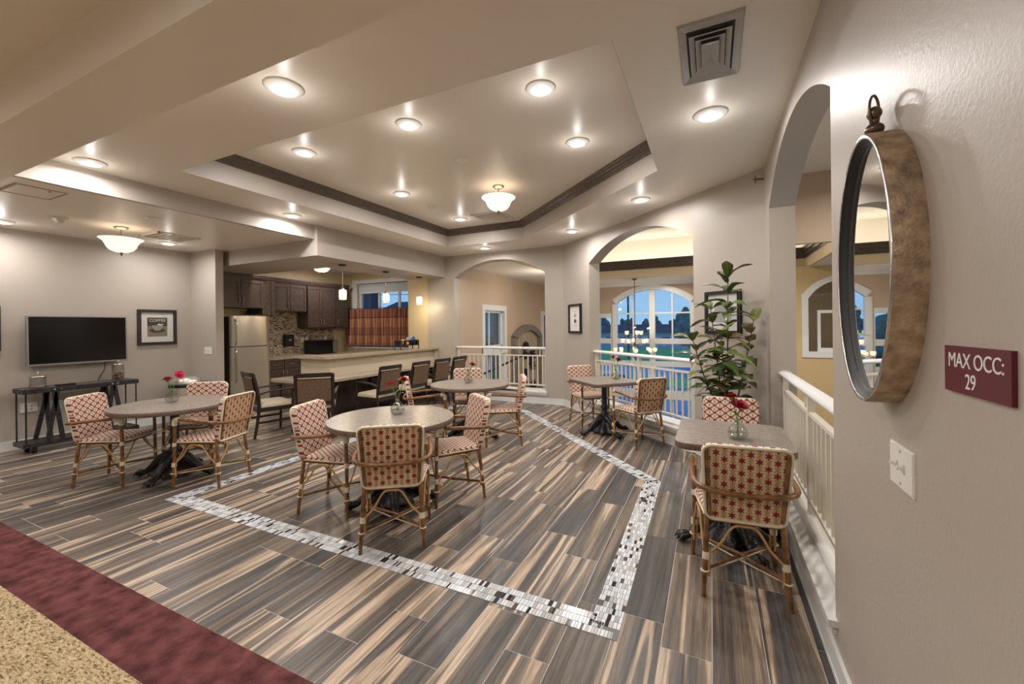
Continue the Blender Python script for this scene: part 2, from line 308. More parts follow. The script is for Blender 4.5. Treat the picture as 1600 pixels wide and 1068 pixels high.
# ------------------------------------------------------------------ mesh helpers
class MB:
    def __init__(s): s.v = []; s.f = []; s.sm = []; s.r = []; s.cur = None
    def add(s, vs, fs, smooth=False):
        o = len(s.v); s.v += [tuple(v) for v in vs]
        for f in fs: s.f.append([i + o for i in f]); s.sm.append(smooth); s.r.append(s.cur if s.cur is not None else 0.0)
        return s
    def box(s, x0, x1, y0, y1, z0, z1):
        v = [(x, y, z) for z in (z0, z1) for y in (y0, y1) for x in (x0, x1)]
        return s.add(v, [(0, 2, 3, 1), (4, 5, 7, 6), (0, 1, 5, 4), (2, 6, 7, 3), (0, 4, 6, 2), (1, 3, 7, 5)])
    def prism(s, poly, z0, z1, smooth=False):     # poly: counter-clockwise (x, y)
        n = len(poly)
        v = [(p[0], p[1], z0) for p in poly] + [(p[0], p[1], z1) for p in poly]
        s.add(v, [list(range(n))[::-1], list(range(n, 2 * n))])
        return s.add(v, [(i, (i + 1) % n, n + (i + 1) % n, n + i) for i in range(n)], smooth)
    def tube(s, pts, r, n=8, closed=False, cap=True, flat=1.0):
        pts = [Vector(p) for p in pts]; k = len(pts)
        rs = r if isinstance(r, (list, tuple)) else [r] * k
        vs = []; up = None
        for i, p in enumerate(pts):
            a = pts[i - 1] if (i > 0 or closed) else p; b = pts[(i + 1) % k] if (i < k - 1 or closed) else p
            t = (b - a).normalized()
            if up is None:
                up = Vector((0, 0, 1)) if abs(t.z) < .9 else Vector((1, 0, 0))
            sd = t.cross(up).normalized(); up = sd.cross(t).normalized()
            for j in range(n):
                q = 2 * PI * j / n; vs.append(p + (sd * math.cos(q) + up * math.sin(q) * flat) * rs[i])
        fs = []
        for i in range(k if closed else k - 1):
            for j in range(n):
                a = i * n + j; b = i * n + (j + 1) % n; c = ((i + 1) % k) * n + (j + 1) % n; d = ((i + 1) % k) * n + j
                fs.append((a, b, c, d))
        s.add(vs, fs, True)
        if cap and not closed:
            s.add(vs[:n], [list(range(n))[::-1]]); s.add(vs[-n:], [list(range(n))])
        return s
    def lathe(s, prof, n=24, c=(0, 0, 0), cap=True, smooth=True, flute=0, fd=0.0, twist=0.0, ax=None):
        vs = []
        for k, (r, z) in enumerate(prof):
            for j in range(n):
                q = 2 * PI * j / n
                rr = r * (1 + fd * math.cos(flute * (q + twist * k))) if flute else r
                p = Vector((rr * math.cos(q), rr * math.sin(q), z))
                if ax is not None: p = ax @ p
                vs.append(p + Vector(c))
        m = len(prof)
        fs = [(i * n + j, i * n + (j + 1) % n, (i + 1) * n + (j + 1) % n, (i + 1) * n + j) for i in range(m - 1) for j in range(n)]
        s.add(vs, fs, smooth)
        if cap:
            if prof[0][0] > 1e-5: s.add(vs[:n], [list(range(n))[::-1]])
            if prof[-1][0] > 1e-5: s.add(vs[-n:], [list(range(n))])
        return s
    def ball(s, c, r, n=10, m=6, sc=(1, 1, 1)):
        vs = []
        for i in range(m + 1):
            a = PI * i / m - PI / 2
            for j in range(n):
                q = 2 * PI * j / n
                vs.append((c[0] + r * sc[0] * math.cos(a) * math.cos(q), c[1] + r * sc[1] * math.cos(a) * math.sin(q), c[2] + r * sc[2] * math.sin(a)))
        return s.add(vs, [(i * n + j, i * n + (j + 1) % n, (i + 1) * n + (j + 1) % n, (i + 1) * n + j) for i in range(m) for j in range(n)], True)
    def xf(s, M):
        s.v = [tuple(M @ Vector(v)) for v in s.v]; return s
    def mesh(s, name, material):
        me = bpy.data.meshes.new(name); me.from_pydata(s.v, [], s.f)
        me.materials.append(MATS[material]); me.polygons.foreach_set('use_smooth', s.sm)
        if s.cur is not None or any(s.r):
            a = me.attributes.new('rnd', 'FLOAT', 'FACE'); a.data.foreach_set('value', s.r)
        me.update(); return me
def put(name, me, parent=None):
    o = bpy.data.objects.new(name, me); C.objects.link(o)
    if parent: o.parent = parent
    return o
def part(name, mb, material, parent=None, label=None):
    o = put(name, mb.mesh(name, material), parent)
    if label: o['label'] = label
    return o
def struct(name, mb, material, parent=None):
    o = part(name, mb, material, parent)
    if parent is None: o['kind'] = 'structure'
    return o
def tag(o, label, cat, group=None):
    o['label'] = label; o['category'] = cat
    if group: o['group'] = group
    return o
def thing(name, label, cat, loc=(0, 0, 0), rz=0.0, group=None):
    o = bpy.data.objects.new(name, None); C.objects.link(o); o.location = loc; o.rotation_euler = (0, 0, rz); o.empty_display_size = .1
    return tag(o, label, cat, group)
def copy_tree(o, parent=None):
    c = o.copy(); C.objects.link(c)
    if parent: c.parent = parent
    for ch in list(o.children): copy_tree(ch, c)
    return c
def rrect(x0, x1, y0, y1, r, n=5):
    out = []
    for cx, cy, a in ((x1 - r, y0 + r, -PI / 2), (x1 - r, y1 - r, 0), (x0 + r, y1 - r, PI / 2), (x0 + r, y0 + r, PI)):
        for i in range(n + 1):
            q = a + PI / 2 * i / n; out.append((cx + r * math.cos(q), cy + r * math.sin(q)))
    return out
def circ(r, n=40, cx=0, cy=0): return [(cx + r * math.cos(2 * PI * i / n), cy + r * math.sin(2 * PI * i / n)) for i in range(n)]
def plane_M(origin, u, n=(0, 0, 1)):
    """local x -> u (horizontal along the wall), local y -> up, local z -> outward"""
    u = Vector(u).normalized(); w = Vector((0, 0, 1)); o = u.cross(w).normalized()
    return Matrix(((u.x, w.x, o.x, origin[0]), (u.y, w.y, o.y, origin[1]), (u.z, w.z, o.z, origin[2]), (0, 0, 0, 1)))
def smooth_path(pts, n=6):
    P = [Vector(p) for p in pts]; out = []
    for i in range(len(P) - 1):
        a = P[max(i - 1, 0)]; b = P[i]; c = P[i + 1]; d = P[min(i + 2, len(P) - 1)]
        for k in range(n):
            t = k / n
            out.append(.5 * ((2 * b) + (-a + c) * t + (2 * a - 5 * b + 4 * c - d) * t * t + (-a + 3 * b - 3 * c + d) * t ** 3))
    return out + [P[-1]]
def lamp(name, kind, loc, energy, col=(1, .94, .88), size=.1, rot=None, spread=None, parent=None):
    l = bpy.data.lights.new(name, kind); l.energy = energy * LAMP; l.color = col
    if kind == 'AREA':
        l.shape = 'DISK'; l.size = size
        if spread: l.spread = spread
    elif kind in ('POINT', 'SPOT'): l.shadow_soft_size = size
    if kind == 'SPOT': l.spot_size = spread or 2.6; l.spot_blend = .8
    o = bpy.data.objects.new(name, l); C.objects.link(o); o.location = loc
    if rot: o.rotation_euler = rot
    if parent: o.parent = parent
    return o

# ------------------------------------------------------------------ the room
Z1, Z2, Z3 = 2.845, 3.05, 3.36
XT, XR = -8.12, 0.484                       # television wall, mirror wall
YS, YE = 1.245, 7.60                        # tile edge at the carpet, far wall
CA, CB = (-2.54, 7.60), (XR, 4.75)          # ends of the diagonal arched wall
XS, XSB, YF, YFB = -5.24, -6.18, 4.33, 5.30 # soffit over the bar
TRAY = [(-4.59, 2.25), (-.465, 2.25), (-.465, 4.36), (-2.96, 6.71), (-4.55, 6.71)]

def flat_poly(polys, z, down=True):
    vs = [Vector((p[0], p[1], z)) for pl in polys for p in pl]
    tris = tessellate_polygon([[Vector((p[0], p[1], 0)) for p in pl] for pl in polys])
    mb = MB(); fs = []
    for t in tris:
        a, b, c = (vs[i] for i in t); nz = (b - a).cross(c - a).z
        t = list(t)
        if (nz > 0) == down: t = t[::-1]
        fs.append(t)
    mb.add(vs, fs); return mb

# ---- floor slab with the wood-look tile planks
fl = MB().box(-9.2, XR + .25, YS, 8.4, -.20, -.004)
# keep the slab inside the building on the atrium side
fl = MB().prism([(-9.2, YS), (XR + .1, YS), (XR + .1, 4.8), (-2.5, 7.7), (-5.2, 7.7), (-5.2, 8.3), (-9.2, 8.3)], -.20, -.0012)
floor = struct('floor', fl, 'grout')
W_, L_, G_ = .2215, .905, .0040
cand = []
for k in range(-34, 10):
    x0 = -1.56 + k * W_; x1 = x0 + W_
    off = {0: 1.76, 1: 1.53, 2: 1.10, -1: 1.495, 3: 1.765, -2: 1.22}.get(k)
    if off is None: off = 1.245 + random.Random(k * 13 + 5).choice((.1, .36, .63, .84, .22, .5))
    y = off - 2 * L_
    while y < YE:
        cand.append((x0 + G_ / 2, x1 - G_ / 2, y + G_ / 2, y + L_ - G_ / 2)); y += L_
def inside(x, y):
    # the slab outline at z = 0: far wall, diagonal wall, mirror wall
    dx = (CB[1] - CA[1]) / (CB[0] - CA[0])
    return y < CA[1] + dx * (x - CA[0]) if x > CA[0] else y < YE + .05
def clip_plank(p):
    x0, x1, y0, y1 = p
    y0 = max(y0, YS + .004); x0 = max(x0, XT); x1 = min(x1, XR)
    if x1 - x0 < .02: return None
    poly = [(x0, y0), (x1, y0), (x1, y1), (x0, y1)]
    dx = (CB[1] - CA[1]) / (CB[0] - CA[0])
    def cut(poly, f):
        out = []
        for i, a in enumerate(poly):
            b = poly[(i + 1) % len(poly)]; fa, fb = f(a), f(b)
            if fa <= 0: out.append(a)
            if (fa < 0) != (fb < 0) and fa != fb:
                t = fa / (fa - fb); out.append((a[0] + (b[0] - a[0]) * t, a[1] + (b[1] - a[1]) * t))
        return out
    poly = cut(poly, lambda q: q[1] - (YE + .03)); 
    if len(poly) > 2: poly = cut(poly, lambda q: q[1] - (CA[1] + .03 + dx * (q[0] - CA[0])))
    if len(poly) < 3: return None
    a = .5 * abs(sum(poly[i][0] * poly[(i + 1) % len(poly)][1] - poly[(i + 1) % len(poly)][0] * poly[i][1] for i in range(len(poly))))
    return poly if a > .003 else None
def dep(poly):
    x = sum(p[0] for p in poly) / len(poly); y = sum(p[1] for p in poly) / len(poly)
    d = -x * math.sin(YAW) + y * math.cos(YAW); c = x * math.cos(YAW) + y * math.sin(YAW)
    behind_bar = x < -5.6 and y > 4.5
    vis = d > .3 and abs(c / d) < 1.35 and not behind_bar
    return d if vis else d + 50
polys = [q for q in (clip_plank(p) for p in cand) if q]
polys.sort(key=dep)
rest = MB(); rest.cur = 0.0
for i, q in enumerate(polys):
    dz = random.uniform(-.0004, .0004); r = random.random()
    if i < 298:
        mb = MB(); mb.cur = r; mb.prism(q, -.012, dz); part('plank', mb, 'plank_tile', floor)
    else:
        rest.cur = r; rest.prism(q, -.012, dz)
o = part('planks_beyond', rest, 'plank_tile', floor); o['kind'] = 'stuff'

# ---- mosaic border set into the planks
BO = [(-4.46, 2.03), (-.425, 2.03), (-.45, 4.27), (-3.02, 6.93), (-4.50, 6.93)]
BW = .152
def inset(poly, w):
    n = len(poly); out = []
    for i in range(n):
        a, b, c = Vector(poly[i - 1]), Vector(poly[i]), Vector(poly[(i + 1) % n])
        d1 = (b - a).normalized(); d2 = (c - b).normalized(); n1 = Vector((-d1.y, d1.x)); n2 = Vector((-d2.y, d2.x))
        bis = (n1 + n2).normalized(); out.append(tuple(b + bis * (w / max(.3, bis.dot(n1)))))
    return out
BI = inset(BO, BW)
bed = MB()
for i in range(5):
    j = (i + 1) % 5
    bed.prism([BO[i], BO[j], BI[j], BI[i]], -.001, .0012)
part('mosaic_bed', bed, 'mosaic_grout', floor)
tiles = MB(); tiles.cur = 0.0
rt = random.Random(3)
for i in range(5):
    j = (i + 1) % 5
    a, b, ai, bi = Vector(BO[i]), Vector(BO[j]), Vector(BI[i]), Vector(BI[j])
    d = (b - a).normalized(); nn = Vector((-d.y, d.x)); Lh = (b - a).length
    m0 = (ai - a).dot(d) / BW; m1 = (bi - b).dot(d) / BW
    along = i in (1, 4)                          # tiles lie lengthways on the side runs
    if not along:
        for row in range(3):
            w0 = row * BW / 3 + .002; w1 = (row + 1) * BW / 3 - .002; wm = (w0 + w1) / 2
            s = m0 * wm
            while s < Lh + m1 * wm - .006:
                w = rt.choice((.011, .016, .016, .020, .023)); e = min(s + w, Lh + m1 * wm)
                tiles.cur = rt.random(); p = [a + d * (s + .0015) + nn * w0, a + d * (e - .0015) + nn * w0, a + d * (e - .0015) + nn * w1, a + d * (s + .0015) + nn * w1]
                tiles.prism([tuple(q) for q in p], .0012, .0030); s = e
    else:
        s = m0 * BW / 2
        while s < Lh + m1 * BW / 2:
            e = s + .049; w = 0
            while w < BW - .004:
                ww = min(rt.choice((.013, .017, .019, .022)), BW - w)
                tiles.cur = rt.random(); p = [a + d * (s + .0013) + nn * (w + .0014), a + d * (e - .0018) + nn * (w + .0014), a + d * (e - .0018) + nn * (w + ww - .0014), a + d * (s + .0018) + nn * (w + ww - .0014)]
                tiles.prism([tuple(q) for q in p], .0012, .0030); w += ww
            s = e
o = part('mosaic_tiles', tiles, 'mosaic_tile', floor); o['kind'] = 'stuff'

# ---- carpets of the corridor
struct('carpet_border', MB().box(-12, XR, .93, YS - .002, -.2, .006), 'carpet_red')
struct('carpet', MB().box(-12, XR, -2.6, .93, -.2, .006), 'carpet_tan')

# ---- ceilings
def ceil(name, mb, m='ceiling_paint'): return struct(name, mb, m)
mid = flat_poly([[(XS - .06, 1.1), (XR + .02, 1.1), (XR + .02, 4.77), (-2.52, 7.62), (XS - .06, 7.62)], TRAY[::-1]], Z2)
ceil('ceiling', mid)
ceil('ceiling_lounge', flat_poly([[(XT - .02, 1.1), (-5.30, 1.1), (-5.30, 4.45), (XT - .02, 4.45)]], Z1))
ceil('ceiling_tray', flat_poly([inset(TRAY, -.02)], Z3))
ceil('ceiling_corridor', MB().box(-12, XR + .02, -2.6, .92, 3.0, 3.06))
ceil('ceiling_kitchen', MB().box(-9, -5.3, 4.36, 8.3, 2.94, 2.98))
# lounge ceiling step, tray sides, corridor beam
struct('trim_1', MB().box(-5.36, -5.30, 1.2, 4.33, Z1 - .001, Z2 + .02), 'wall_paint')
tr = MB()
for i in range(5):
    a, b = TRAY[i], TRAY[(i + 1) % 5]
    tr.add([(a[0], a[1], Z2 - .0005), (b[0], b[1], Z2 - .0005), (b[0], b[1], Z3 + .01), (a[0], a[1], Z3 + .01)], [(3, 2, 1, 0)])
struct('trim_2', tr, 'wall_paint')
struct('trim_3', MB().box(-12, XR + .02, .905, 1.247, 2.72, 3.07), 'ceiling_paint')
# crown moulding around the tray
prof = [(0, .205), (.012, .205), (.018, .222), (.030, .228), (.036, .244), (.052, .256), (.060, .276), (.074, .286), (.082, .300), (.095, .306), (.095, .3095), (0, .3095)]
cr = MB()
rings = [[(*q, Z2 + z) for q in inset(TRAY, w)] for w, z in prof]
for k in range(len(prof) - 1):
    for i in range(5):
        j = (i + 1) % 5; cr.add([rings[k][i], rings[k][j], rings[k + 1][j], rings[k + 1][i]], [(0, 1, 2, 3)])
struct('trim_crown', cr, 'crown_wood')
# soffit over the bar
sf = MB().prism([(-8.9, YF), (XS, YF), (XS, YE + .05), (XSB, YE + .05), (XSB, YFB), (-8.9, YFB)], 2.60, Z2 + .02)
struct('trim_soffit', sf, 'wall_paint')

# ---- walls
def wall_box(name, x0, x1, y0, y1, z0, z1, m='wall_paint'): return struct(name, MB().box(x0, x1, y0, y1, z0, z1), m)
wall_box('wall_left', XT - .15, XT, 1.0, 4.25, -.01, Z1 + .25)
wall_box('wall_lounge_end', XT - .1, -7.39, 4.12, 4.245, -.01, 2.86)
wall_box('wall_kitchen_left', -9.0, -8.86, 4.2, 8.35, -.01, 2.97, 'cream_paint')
wall_box('wall_kitchen_near', -9.0, XT - .05, 4.246, 4.40, -.01, 2.97, 'cream_paint')
wall_box('wall_corridor_left', -12.1, -12, -2.7, 1.25, -.01, 3.1)
wall_box('wall_corridor_back', -12.1, XR + .2, -2.75, -2.6, -.01, 3.1)
wall_box('wall_corridor_side', -12.1, XT - .1, 1.1, 1.25, -.01, 3.1)

def arched_wall(name, P, d, inn, length, s0, s1, zc, zs, zt, z1, th, m='wall_paint', z0=-.20):
    """wall running from P along d; inn = outward (away from the room) normal; opening s0..s1 from curb zc, arch springs zs, crown zt"""
    d = Vector(d); inn = Vector(inn); mb = MB()
    def pt(s, z, t): q = Vector(P) + d * s + inn * t; return (q.x, q.y, z)
    def quad(a, b, c, e): mb.add([a, b, c, e], [(0, 1, 2, 3), ])
    hw = (s1 - s0) / 2; rise = zt - zs; R = (hw * hw + rise * rise) / (2 * rise); cz = zt - R; sc = (s0 + s1) / 2
    ns = 28; ss = [s0 + (s1 - s0) * i / ns for i in range(ns + 1)]
    arc = [cz + math.sqrt(max(0, R * R - (s - sc) ** 2)) for s in ss]
    for t, fl in ((0, 1), (th, -1)):
        def q(sa, sb, za0, zb0, za1, zb1):
            v = [pt(sa, za0, t), pt(sb, zb0, t), pt(sb, zb1, t), pt(sa, za1, t)]
            mb.add(v, [(0, 1, 2, 3) if fl > 0 else (3, 2, 1, 0)])
        q(0, s0, z0, z0, z1, z1); q(s1, length, z0, z0, z1, z1); q(s0, s1, z0, z0, zc, zc)
        for i in range(ns): q(ss[i], ss[i + 1], arc[i], arc[i + 1], z1, z1)
    mb.add([pt(s0, zc, 0), pt(s0, zc, th), pt(s0, zs, th), pt(s0, zs, 0)], [(0, 1, 2, 3)])
    mb.add([pt(s1, zc, 0), pt(s1, zc, th), pt(s1, zs, th), pt(s1, zs, 0)], [(3, 2, 1, 0)])
    for i in range(ns):
        mb.add([pt(ss[i], arc[i], 0), pt(ss[i + 1], arc[i + 1], 0), pt(ss[i + 1], arc[i + 1], th), pt(ss[i], arc[i], th)], [(3, 2, 1, 0)], True)
    mb.add([pt(s0, zc, 0), pt(s1, zc, 0), pt(s1, zc, th), pt(s0, zc, th)], [(0, 1, 2, 3)])
    mb.add([pt(0, z0, 0), pt(0, z0, th), pt(0, z1, th), pt(0, z1, 0)], [(0, 1, 2, 3)])
    mb.add([pt(length, z0, 0), pt(length, z0, th), pt(length, z1, th), pt(length, z1, 0)], [(3, 2, 1, 0)])
    mb.add([pt(0, z1, 0), pt(length, z1, 0), pt(length, z1, th), pt(0, z1, th)], [(0, 1, 2, 3)])
    return struct(name, mb, m)
DV = Vector((CB[0] - CA[0], CB[1] - CA[1], 0)); DL = DV.length; DV.normalize(); DN = Vector((-DV.y, DV.x, 0))   # diagonal wall: direction and outward normal
A1 = dict(s0=.74, s1=2.83)
arched_wall('wall_far', (-5.70, YE, 0), (1, 0, 0), (0, 1, 0), 3.16, .70, 2.79, .20, 2.57, 2.89, 4.1, .20)
arched_wall('wall_diagonal', (*CA, 0), DV, DN, DL, .93, 3.24, .20, 2.57, 2.89, 4.1, .21)
arched_wall('wall_right', (XR, CB[1] + .02, 0), (0, -1, 0), (1, 0, 0), CB[1] + 2.62, CB[1] + .02 - 4.43, CB[1] + .02 - 2.27, .20, 2.57, 2.89, 4.1, .20)
# kitchen window wall, pilaster beside it
wk = MB()
wx0, wx1, wz0, wz1 = -8.38, -6.30, 1.02, 2.66
wk.box(-9, wx0, 8.15, 8.35, 0, 2.97); wk.box(wx1, -5.6, 8.15, 8.35, 0, 2.97); wk.box(wx0, wx1, 8.15, 8.35, 0, wz0); wk.box(wx0, wx1, 8.15, 8.35, wz1, 2.97)
struct('wall_kitchen_window', wk, 'cream_paint')
wall_box('wall_kitchen_pier', -6.27, -5.69, 7.62, 8.16, -.01, 2.97, 'cream_paint')
# baseboards
def base_run(name, p, q, off, h=.115, t=.015, z=0.0):
    p = Vector((*p, 0)); q = Vector((*q, 0)); d = (q - p).normalized(); n = Vector((d.y, -d.x, 0)) * off
    a, b = p, q; mb = MB()
    mb.prism([tuple(x) for x in ((a + n * t).to_2d(), (b + n * t).to_2d(), b.to_2d(), a.to_2d())], z, h); 
    mb.prism([tuple(x) for x in ((a + n * (t + .004)).to_2d(), (b + n * (t + .004)).to_2d(), b.to_2d(), a.to_2d())], z, .02)
    return struct(name, mb, 'white_trim')
base_run('baseboard_left', (XT, 1.25), (XT, 4.12), 1)
base_run('baseboard_lounge_end', (XT, 4.12), (-7.39, 4.12), 1)
base_run('baseboard_far', (-5.5, YE), CA, 1)
base_run('baseboard_diagonal', CA, (CB[0], CB[1]), 1)
base_run('baseboard_right', (XR, CB[1]), (XR, -2.6), 1)
base_run('baseboard_corridor', (-12, -2.6), (XR, -2.6), -1)
# white sill boards on the curbs
def sill(name, P, d, inn, s0, s1, th):
    d = Vector(d); inn = Vector(inn); P = Vector(P); mb = MB()
    def pr(sa, sb, ta, tb, z0, z1):
        q = [P + d * sa + inn * ta, P + d * sb + inn * ta, P + d * sb + inn * tb, P + d * sa + inn * tb]
        mb.prism([(v.x, v.y) for v in q], z0, z1)
    pr(s0 - .04, s1 + .04, -.035, 0, .205, .235); pr(s0, s1, 0, th + .05, .20, .235); pr(s0 - .02, s1 + .02, -.018, 0, .165, .205); pr(s0, s1, .05, th + .06, .235, .262)
    return struct(name, mb, 'white_trim')
sill('trim_sill_far', (-5.70, YE, 0), (1, 0, 0), (0, 1, 0), .70, 2.79, .20)
sill('trim_sill_diagonal', (*CA, 0), DV, DN, .93, 3.24, .21)
sill('trim_sill_right', (XR, CB[1] + .02, 0), (0, -1, 0), (1, 0, 0), CB[1] + .02 - 4.43, CB[1] + .02 - 2.27, .20)

# ---- railings in the three arches
def railing(label, P, d, inn, s0, s1, t, zc=.262, top_w=.036):
    d = Vector(d); inn = Vector(inn); P = Vector(P); g = thing('railing', label, 'railing', tuple(P + d * s0 + inn * t) , 0, None)
    base = P + d * s0 + inn * t; Lr = s1 - s0
    M = Matrix(((d.x, inn.x, 0, 0), (d.y, inn.y, 0, 0), (0, 0, 1, 0), (0, 0, 0, 1)))
    def mk(name, mb, m): mb.xf(M); return part(name, mb, m, g)
    cap = [(math.cos(q) * .050, math.sin(q) * .027) for q in [2 * PI * i / 14 for i in range(14)]]
    mb = MB(); vs = [(x, y, 1.075 + z) for x in (.0, Lr) for y, z in cap]; n = 14
    mb.add(vs, [(i, (i + 1) % n, n + (i + 1) % n, n + i) for i in range(n)], True); mb.add(vs, [list(range(n))[::-1], list(range(n, 2 * n))])
    mk('handrail', mb, 'rail_white')
    mk('middle_rail', MB().box(0, Lr, -.018, .018, .915, .94), 'rail_paint')
    mk('bottom_rail', MB().box(0, Lr, -.018, .018, .335, .36), 'rail_paint')
    nb = 2; posts = [0.03, Lr / 2, Lr - .03]
    for i, x in enumerate(posts):
        mk('post', MB().box(x - .022, x + .022, -.022, .022, zc, 1.06), 'rail_paint')
    nn = int(Lr / .104)
    for i in range(1, nn):
        x = i * Lr / nn
        if min(abs(x - p) for p in posts) < .035: continue
        mk('baluster', MB().box(x - .0095, x + .0095, -.0095, .0095, .355, .92), 'rail_paint')
    for i in (1, 2): 
        x = posts[i] - .13 if i == 2 else posts[i] - .16
        mk('spindle', MB().box(x - .009, x + .009, -.009, .009, .935, 1.055), 'rail_paint')
    return g
railing('white balustrade in the small far arch beside the bar', (-5.70, YE, 0), (1, 0, 0), (0, 1, 0), .70, 2.79, .11)
railing('white balustrade in the middle diagonal arch in front of the chandelier', (*CA, 0), DV, DN, .93, 3.24, .115)
railing('white balustrade in the nearest arch beside the mirror', (XR, CB[1] + .02, 0), (0, -1, 0), (1, 0, 0), CB[1] + .02 - 4.43, CB[1] + .02 - 2.27, .11)

# ------------------------------------------------------------------ kitchen window, backsplash
def window_frame(name, u0, u1, z0, z1, y, depth, m, bars_x=(), bars_z=(), w=.05, face=-1, casing=.09, parent=None):
    mb = MB(); f = y
    mb.box(u0, u0 + w, f, f + depth, z0, z1); mb.box(u1 - w, u1, f, f + depth, z0, z1); mb.box(u0 + w, u1 - w, f, f + depth, z0, z0 + w); mb.box(u0 + w, u1 - w, f, f + depth, z1 - w, z1)
    for b in bars_x: mb.box(b - .03, b + .03, f + .01, f + depth - .01, z0 + w, z1 - w)
    for b in bars_z: mb.box(u0 + w, u1 - w, f + .01, f + depth - .01, b - .025, b + .025)
    return struct(name, mb, m, parent)
w1 = window_frame('window_1', wx0, wx1, wz0, wz1, 8.24, .06, 'white_trim', bars_x=(-7.73, -7.07), w=.045)
cs = MB().box(wx0 - .16, wx0, 8.135, 8.16, wz0 - .09, wz1 + .1).box(wx0, wx1, 8.135, 8.16, wz1, wz1 + .1).box(wx0 - .16, wx1, 8.09, 8.16, wz0 - .03, wz0)
part('casing', cs, 'white_trim', w1)
for a, b in ((wx0 + .045, -7.76), (-7.70, -7.10), (-7.04, wx1 - .045)):
    part('pane', MB().box(a, b, 8.265, 8.271, wz0 + .045, wz1 - .045), 'window_glass', w1)
sd = thing('roller_shade', 'pale roller shade rolled up at the top of the kitchen window', 'blind', (-7.33, 8.19, 2.62))
part('tube', MB().tube([(-1.03, 0, 0), (1.01, 0, 0)], .026, 12), 'shade_cloth', sd)
part('cloth', MB().box(-1.02, 1.0, -.004, 0, -.19, .0), 'shade_cloth', sd)
part('hem_bar', MB().box(-1.02, 1.0, -.009, .006, -.215, -.19), 'white_plastic', sd)
ct = thing('cafe_curtain', 'rust and gold plaid cafe curtain across the lower kitchen window', 'curtain', (0, 0, 0))
mb = MB(); nx, nz = 240, 6
def cur(i, k):
    x = -8.72 + 2.40 * i / nx; z = 1.06 + .93 * k / nz
    ph = i / nx * 26 * 2 * PI
    return (x, 8.055 + .028 * math.sin(ph + .5 * math.sin(k * 1.3 + i * .05)) * (.7 + .3 * (nz - k) / nz) + .008 * math.sin(ph * .37 + k), z)
mb.add([cur(i, k) for k in range(nz + 1) for i in range(nx + 1)], [(k * (nx + 1) + i, k * (nx + 1) + i + 1, (k + 1) * (nx + 1) + i + 1, (k + 1) * (nx + 1) + i) for k in range(nz) for i in range(nx)], True)
part('cloth', mb, 'curtain_plaid', ct)
part('rod', MB().tube([(-8.78, 8.055, 2.01), (-6.28, 8.055, 2.01)], .010, 8).ball((-8.79, 8.055, 2.01), .022), 'black_satin', ct)
rg = MB()
for i in range(24):
    x = -8.68 + i * .1; rg.tube([(x, 8.055 + .018 * math.cos(q), 2.005 + .018 * math.sin(q)) for q in [2 * PI * j / 8 for j in range(8)]], .0025, 4, closed=True)
part('rings', rg, 'nickel', ct)
bsp = struct('trim_backsplash', MB().box(-8.86, -8.852, 5.4, 7.80, .92, 1.62), 'grout')
st = MB(); st.cur = 0.0; rs = random.Random(11); z = .925
while z < 1.90:
    y = 5.42 + rs.uniform(-.04, 0)
    while y < 7.78:
        w = rs.choice((.05, .05, .075)); st.cur = rs.random()
        if z < 1.6 or y < 6.75: st.box(-8.853, -8.846 + rs.uniform(-.001, .001), max(y, 5.41), min(y + w - .003, 7.79), z, z + .0155)
        y += w
    z += .0185
o = part('backsplash_tiles', st, 'splash_tile', bsp); o['kind'] = 'stuff'

# ------------------------------------------------------------------ cabinets (front face looks towards +x)
def shaker(parent, name, x, y0, y1, z0, z1, handle=None, hz=None, horizontal=False):
    mb = MB().box(x, x + .012, y0, y1, z0, z1); e = .055 if z1 - z0 > .3 else .035
    mb.box(x + .012, x + .024, y0, y0 + e, z0, z1).box(x + .012, x + .024, y1 - e, y1, z0, z1).box(x + .012, x + .024, y0 + e, y1 - e, z0, z0 + e).box(x + .012, x + .024, y0 + e, y1 - e, z1 - e, z1)
    d = part(name, mb, 'cabinet_wood', parent)
    if handle is not None:
        if horizontal: hb = MB().tube([(x + .024, handle - .06, hz), (x + .05, handle - .05, hz), (x + .05, handle + .05, hz), (x + .024, handle + .06, hz)], .006, 6)
        else: hb = MB().tube([(x + .024, handle, hz - .065), (x + .05, handle, hz - .055), (x + .05, handle, hz + .055), (x + .024, handle, hz + .065)], .006, 6)
        part('handle', hb, 'nickel', d)
    return d
def wall_cab(label, xf, y0, y1, z0, z1, doors, g='dark kitchen wall cabinets'):
    t = thing('wall_cabinet', label, 'cabinet', (0, 0, 0), 0, g)
    part('body', MB().box(-8.855, xf, y0, y1, z0, z1).box(-8.80, xf + .004, y0 + .01, y1 - .01, z0 - .012, z0), 'cabinet_wood', t)
    n = doors; w = (y1 - y0) / n
    for i in range(n):
        a = y0 + i * w + .006; b = y0 + (i + 1) * w - .006
        h = b - .03 if (i == 0 and n > 1) else a + .03
        shaker(t, 'door', xf, a, b, z0 + .012, z1 - .03, h, z0 + .13)
    return t
XC = -8.50
wall_cab('dark wall cabinet with two doors right above the refrigerator', -8.30, 4.62, 5.54, 1.95, 2.52, 2)
t = thing('tall_panel', 'narrow dark wood panel right of the cabinet above the refrigerator', 'panel'); part('board', MB().box(-8.855, -8.36, 5.55, 5.83, 1.82, 2.52), 'cabinet_wood', t); part('face_frame', MB().box(-8.36, -8.345, 5.56, 5.62, 1.82, 2.52).box(-8.36, -8.345, 5.76, 5.82, 1.82, 2.52), 'cabinet_wood', t)
wall_cab('short dark wall cabinet with two doors above the sink', XC, 5.86, 6.70, 1.90, 2.52, 2)
wall_cab('tall dark wall cabinet with two doors above the microwave', XC, 6.73, 7.52, 1.53, 2.52, 2)
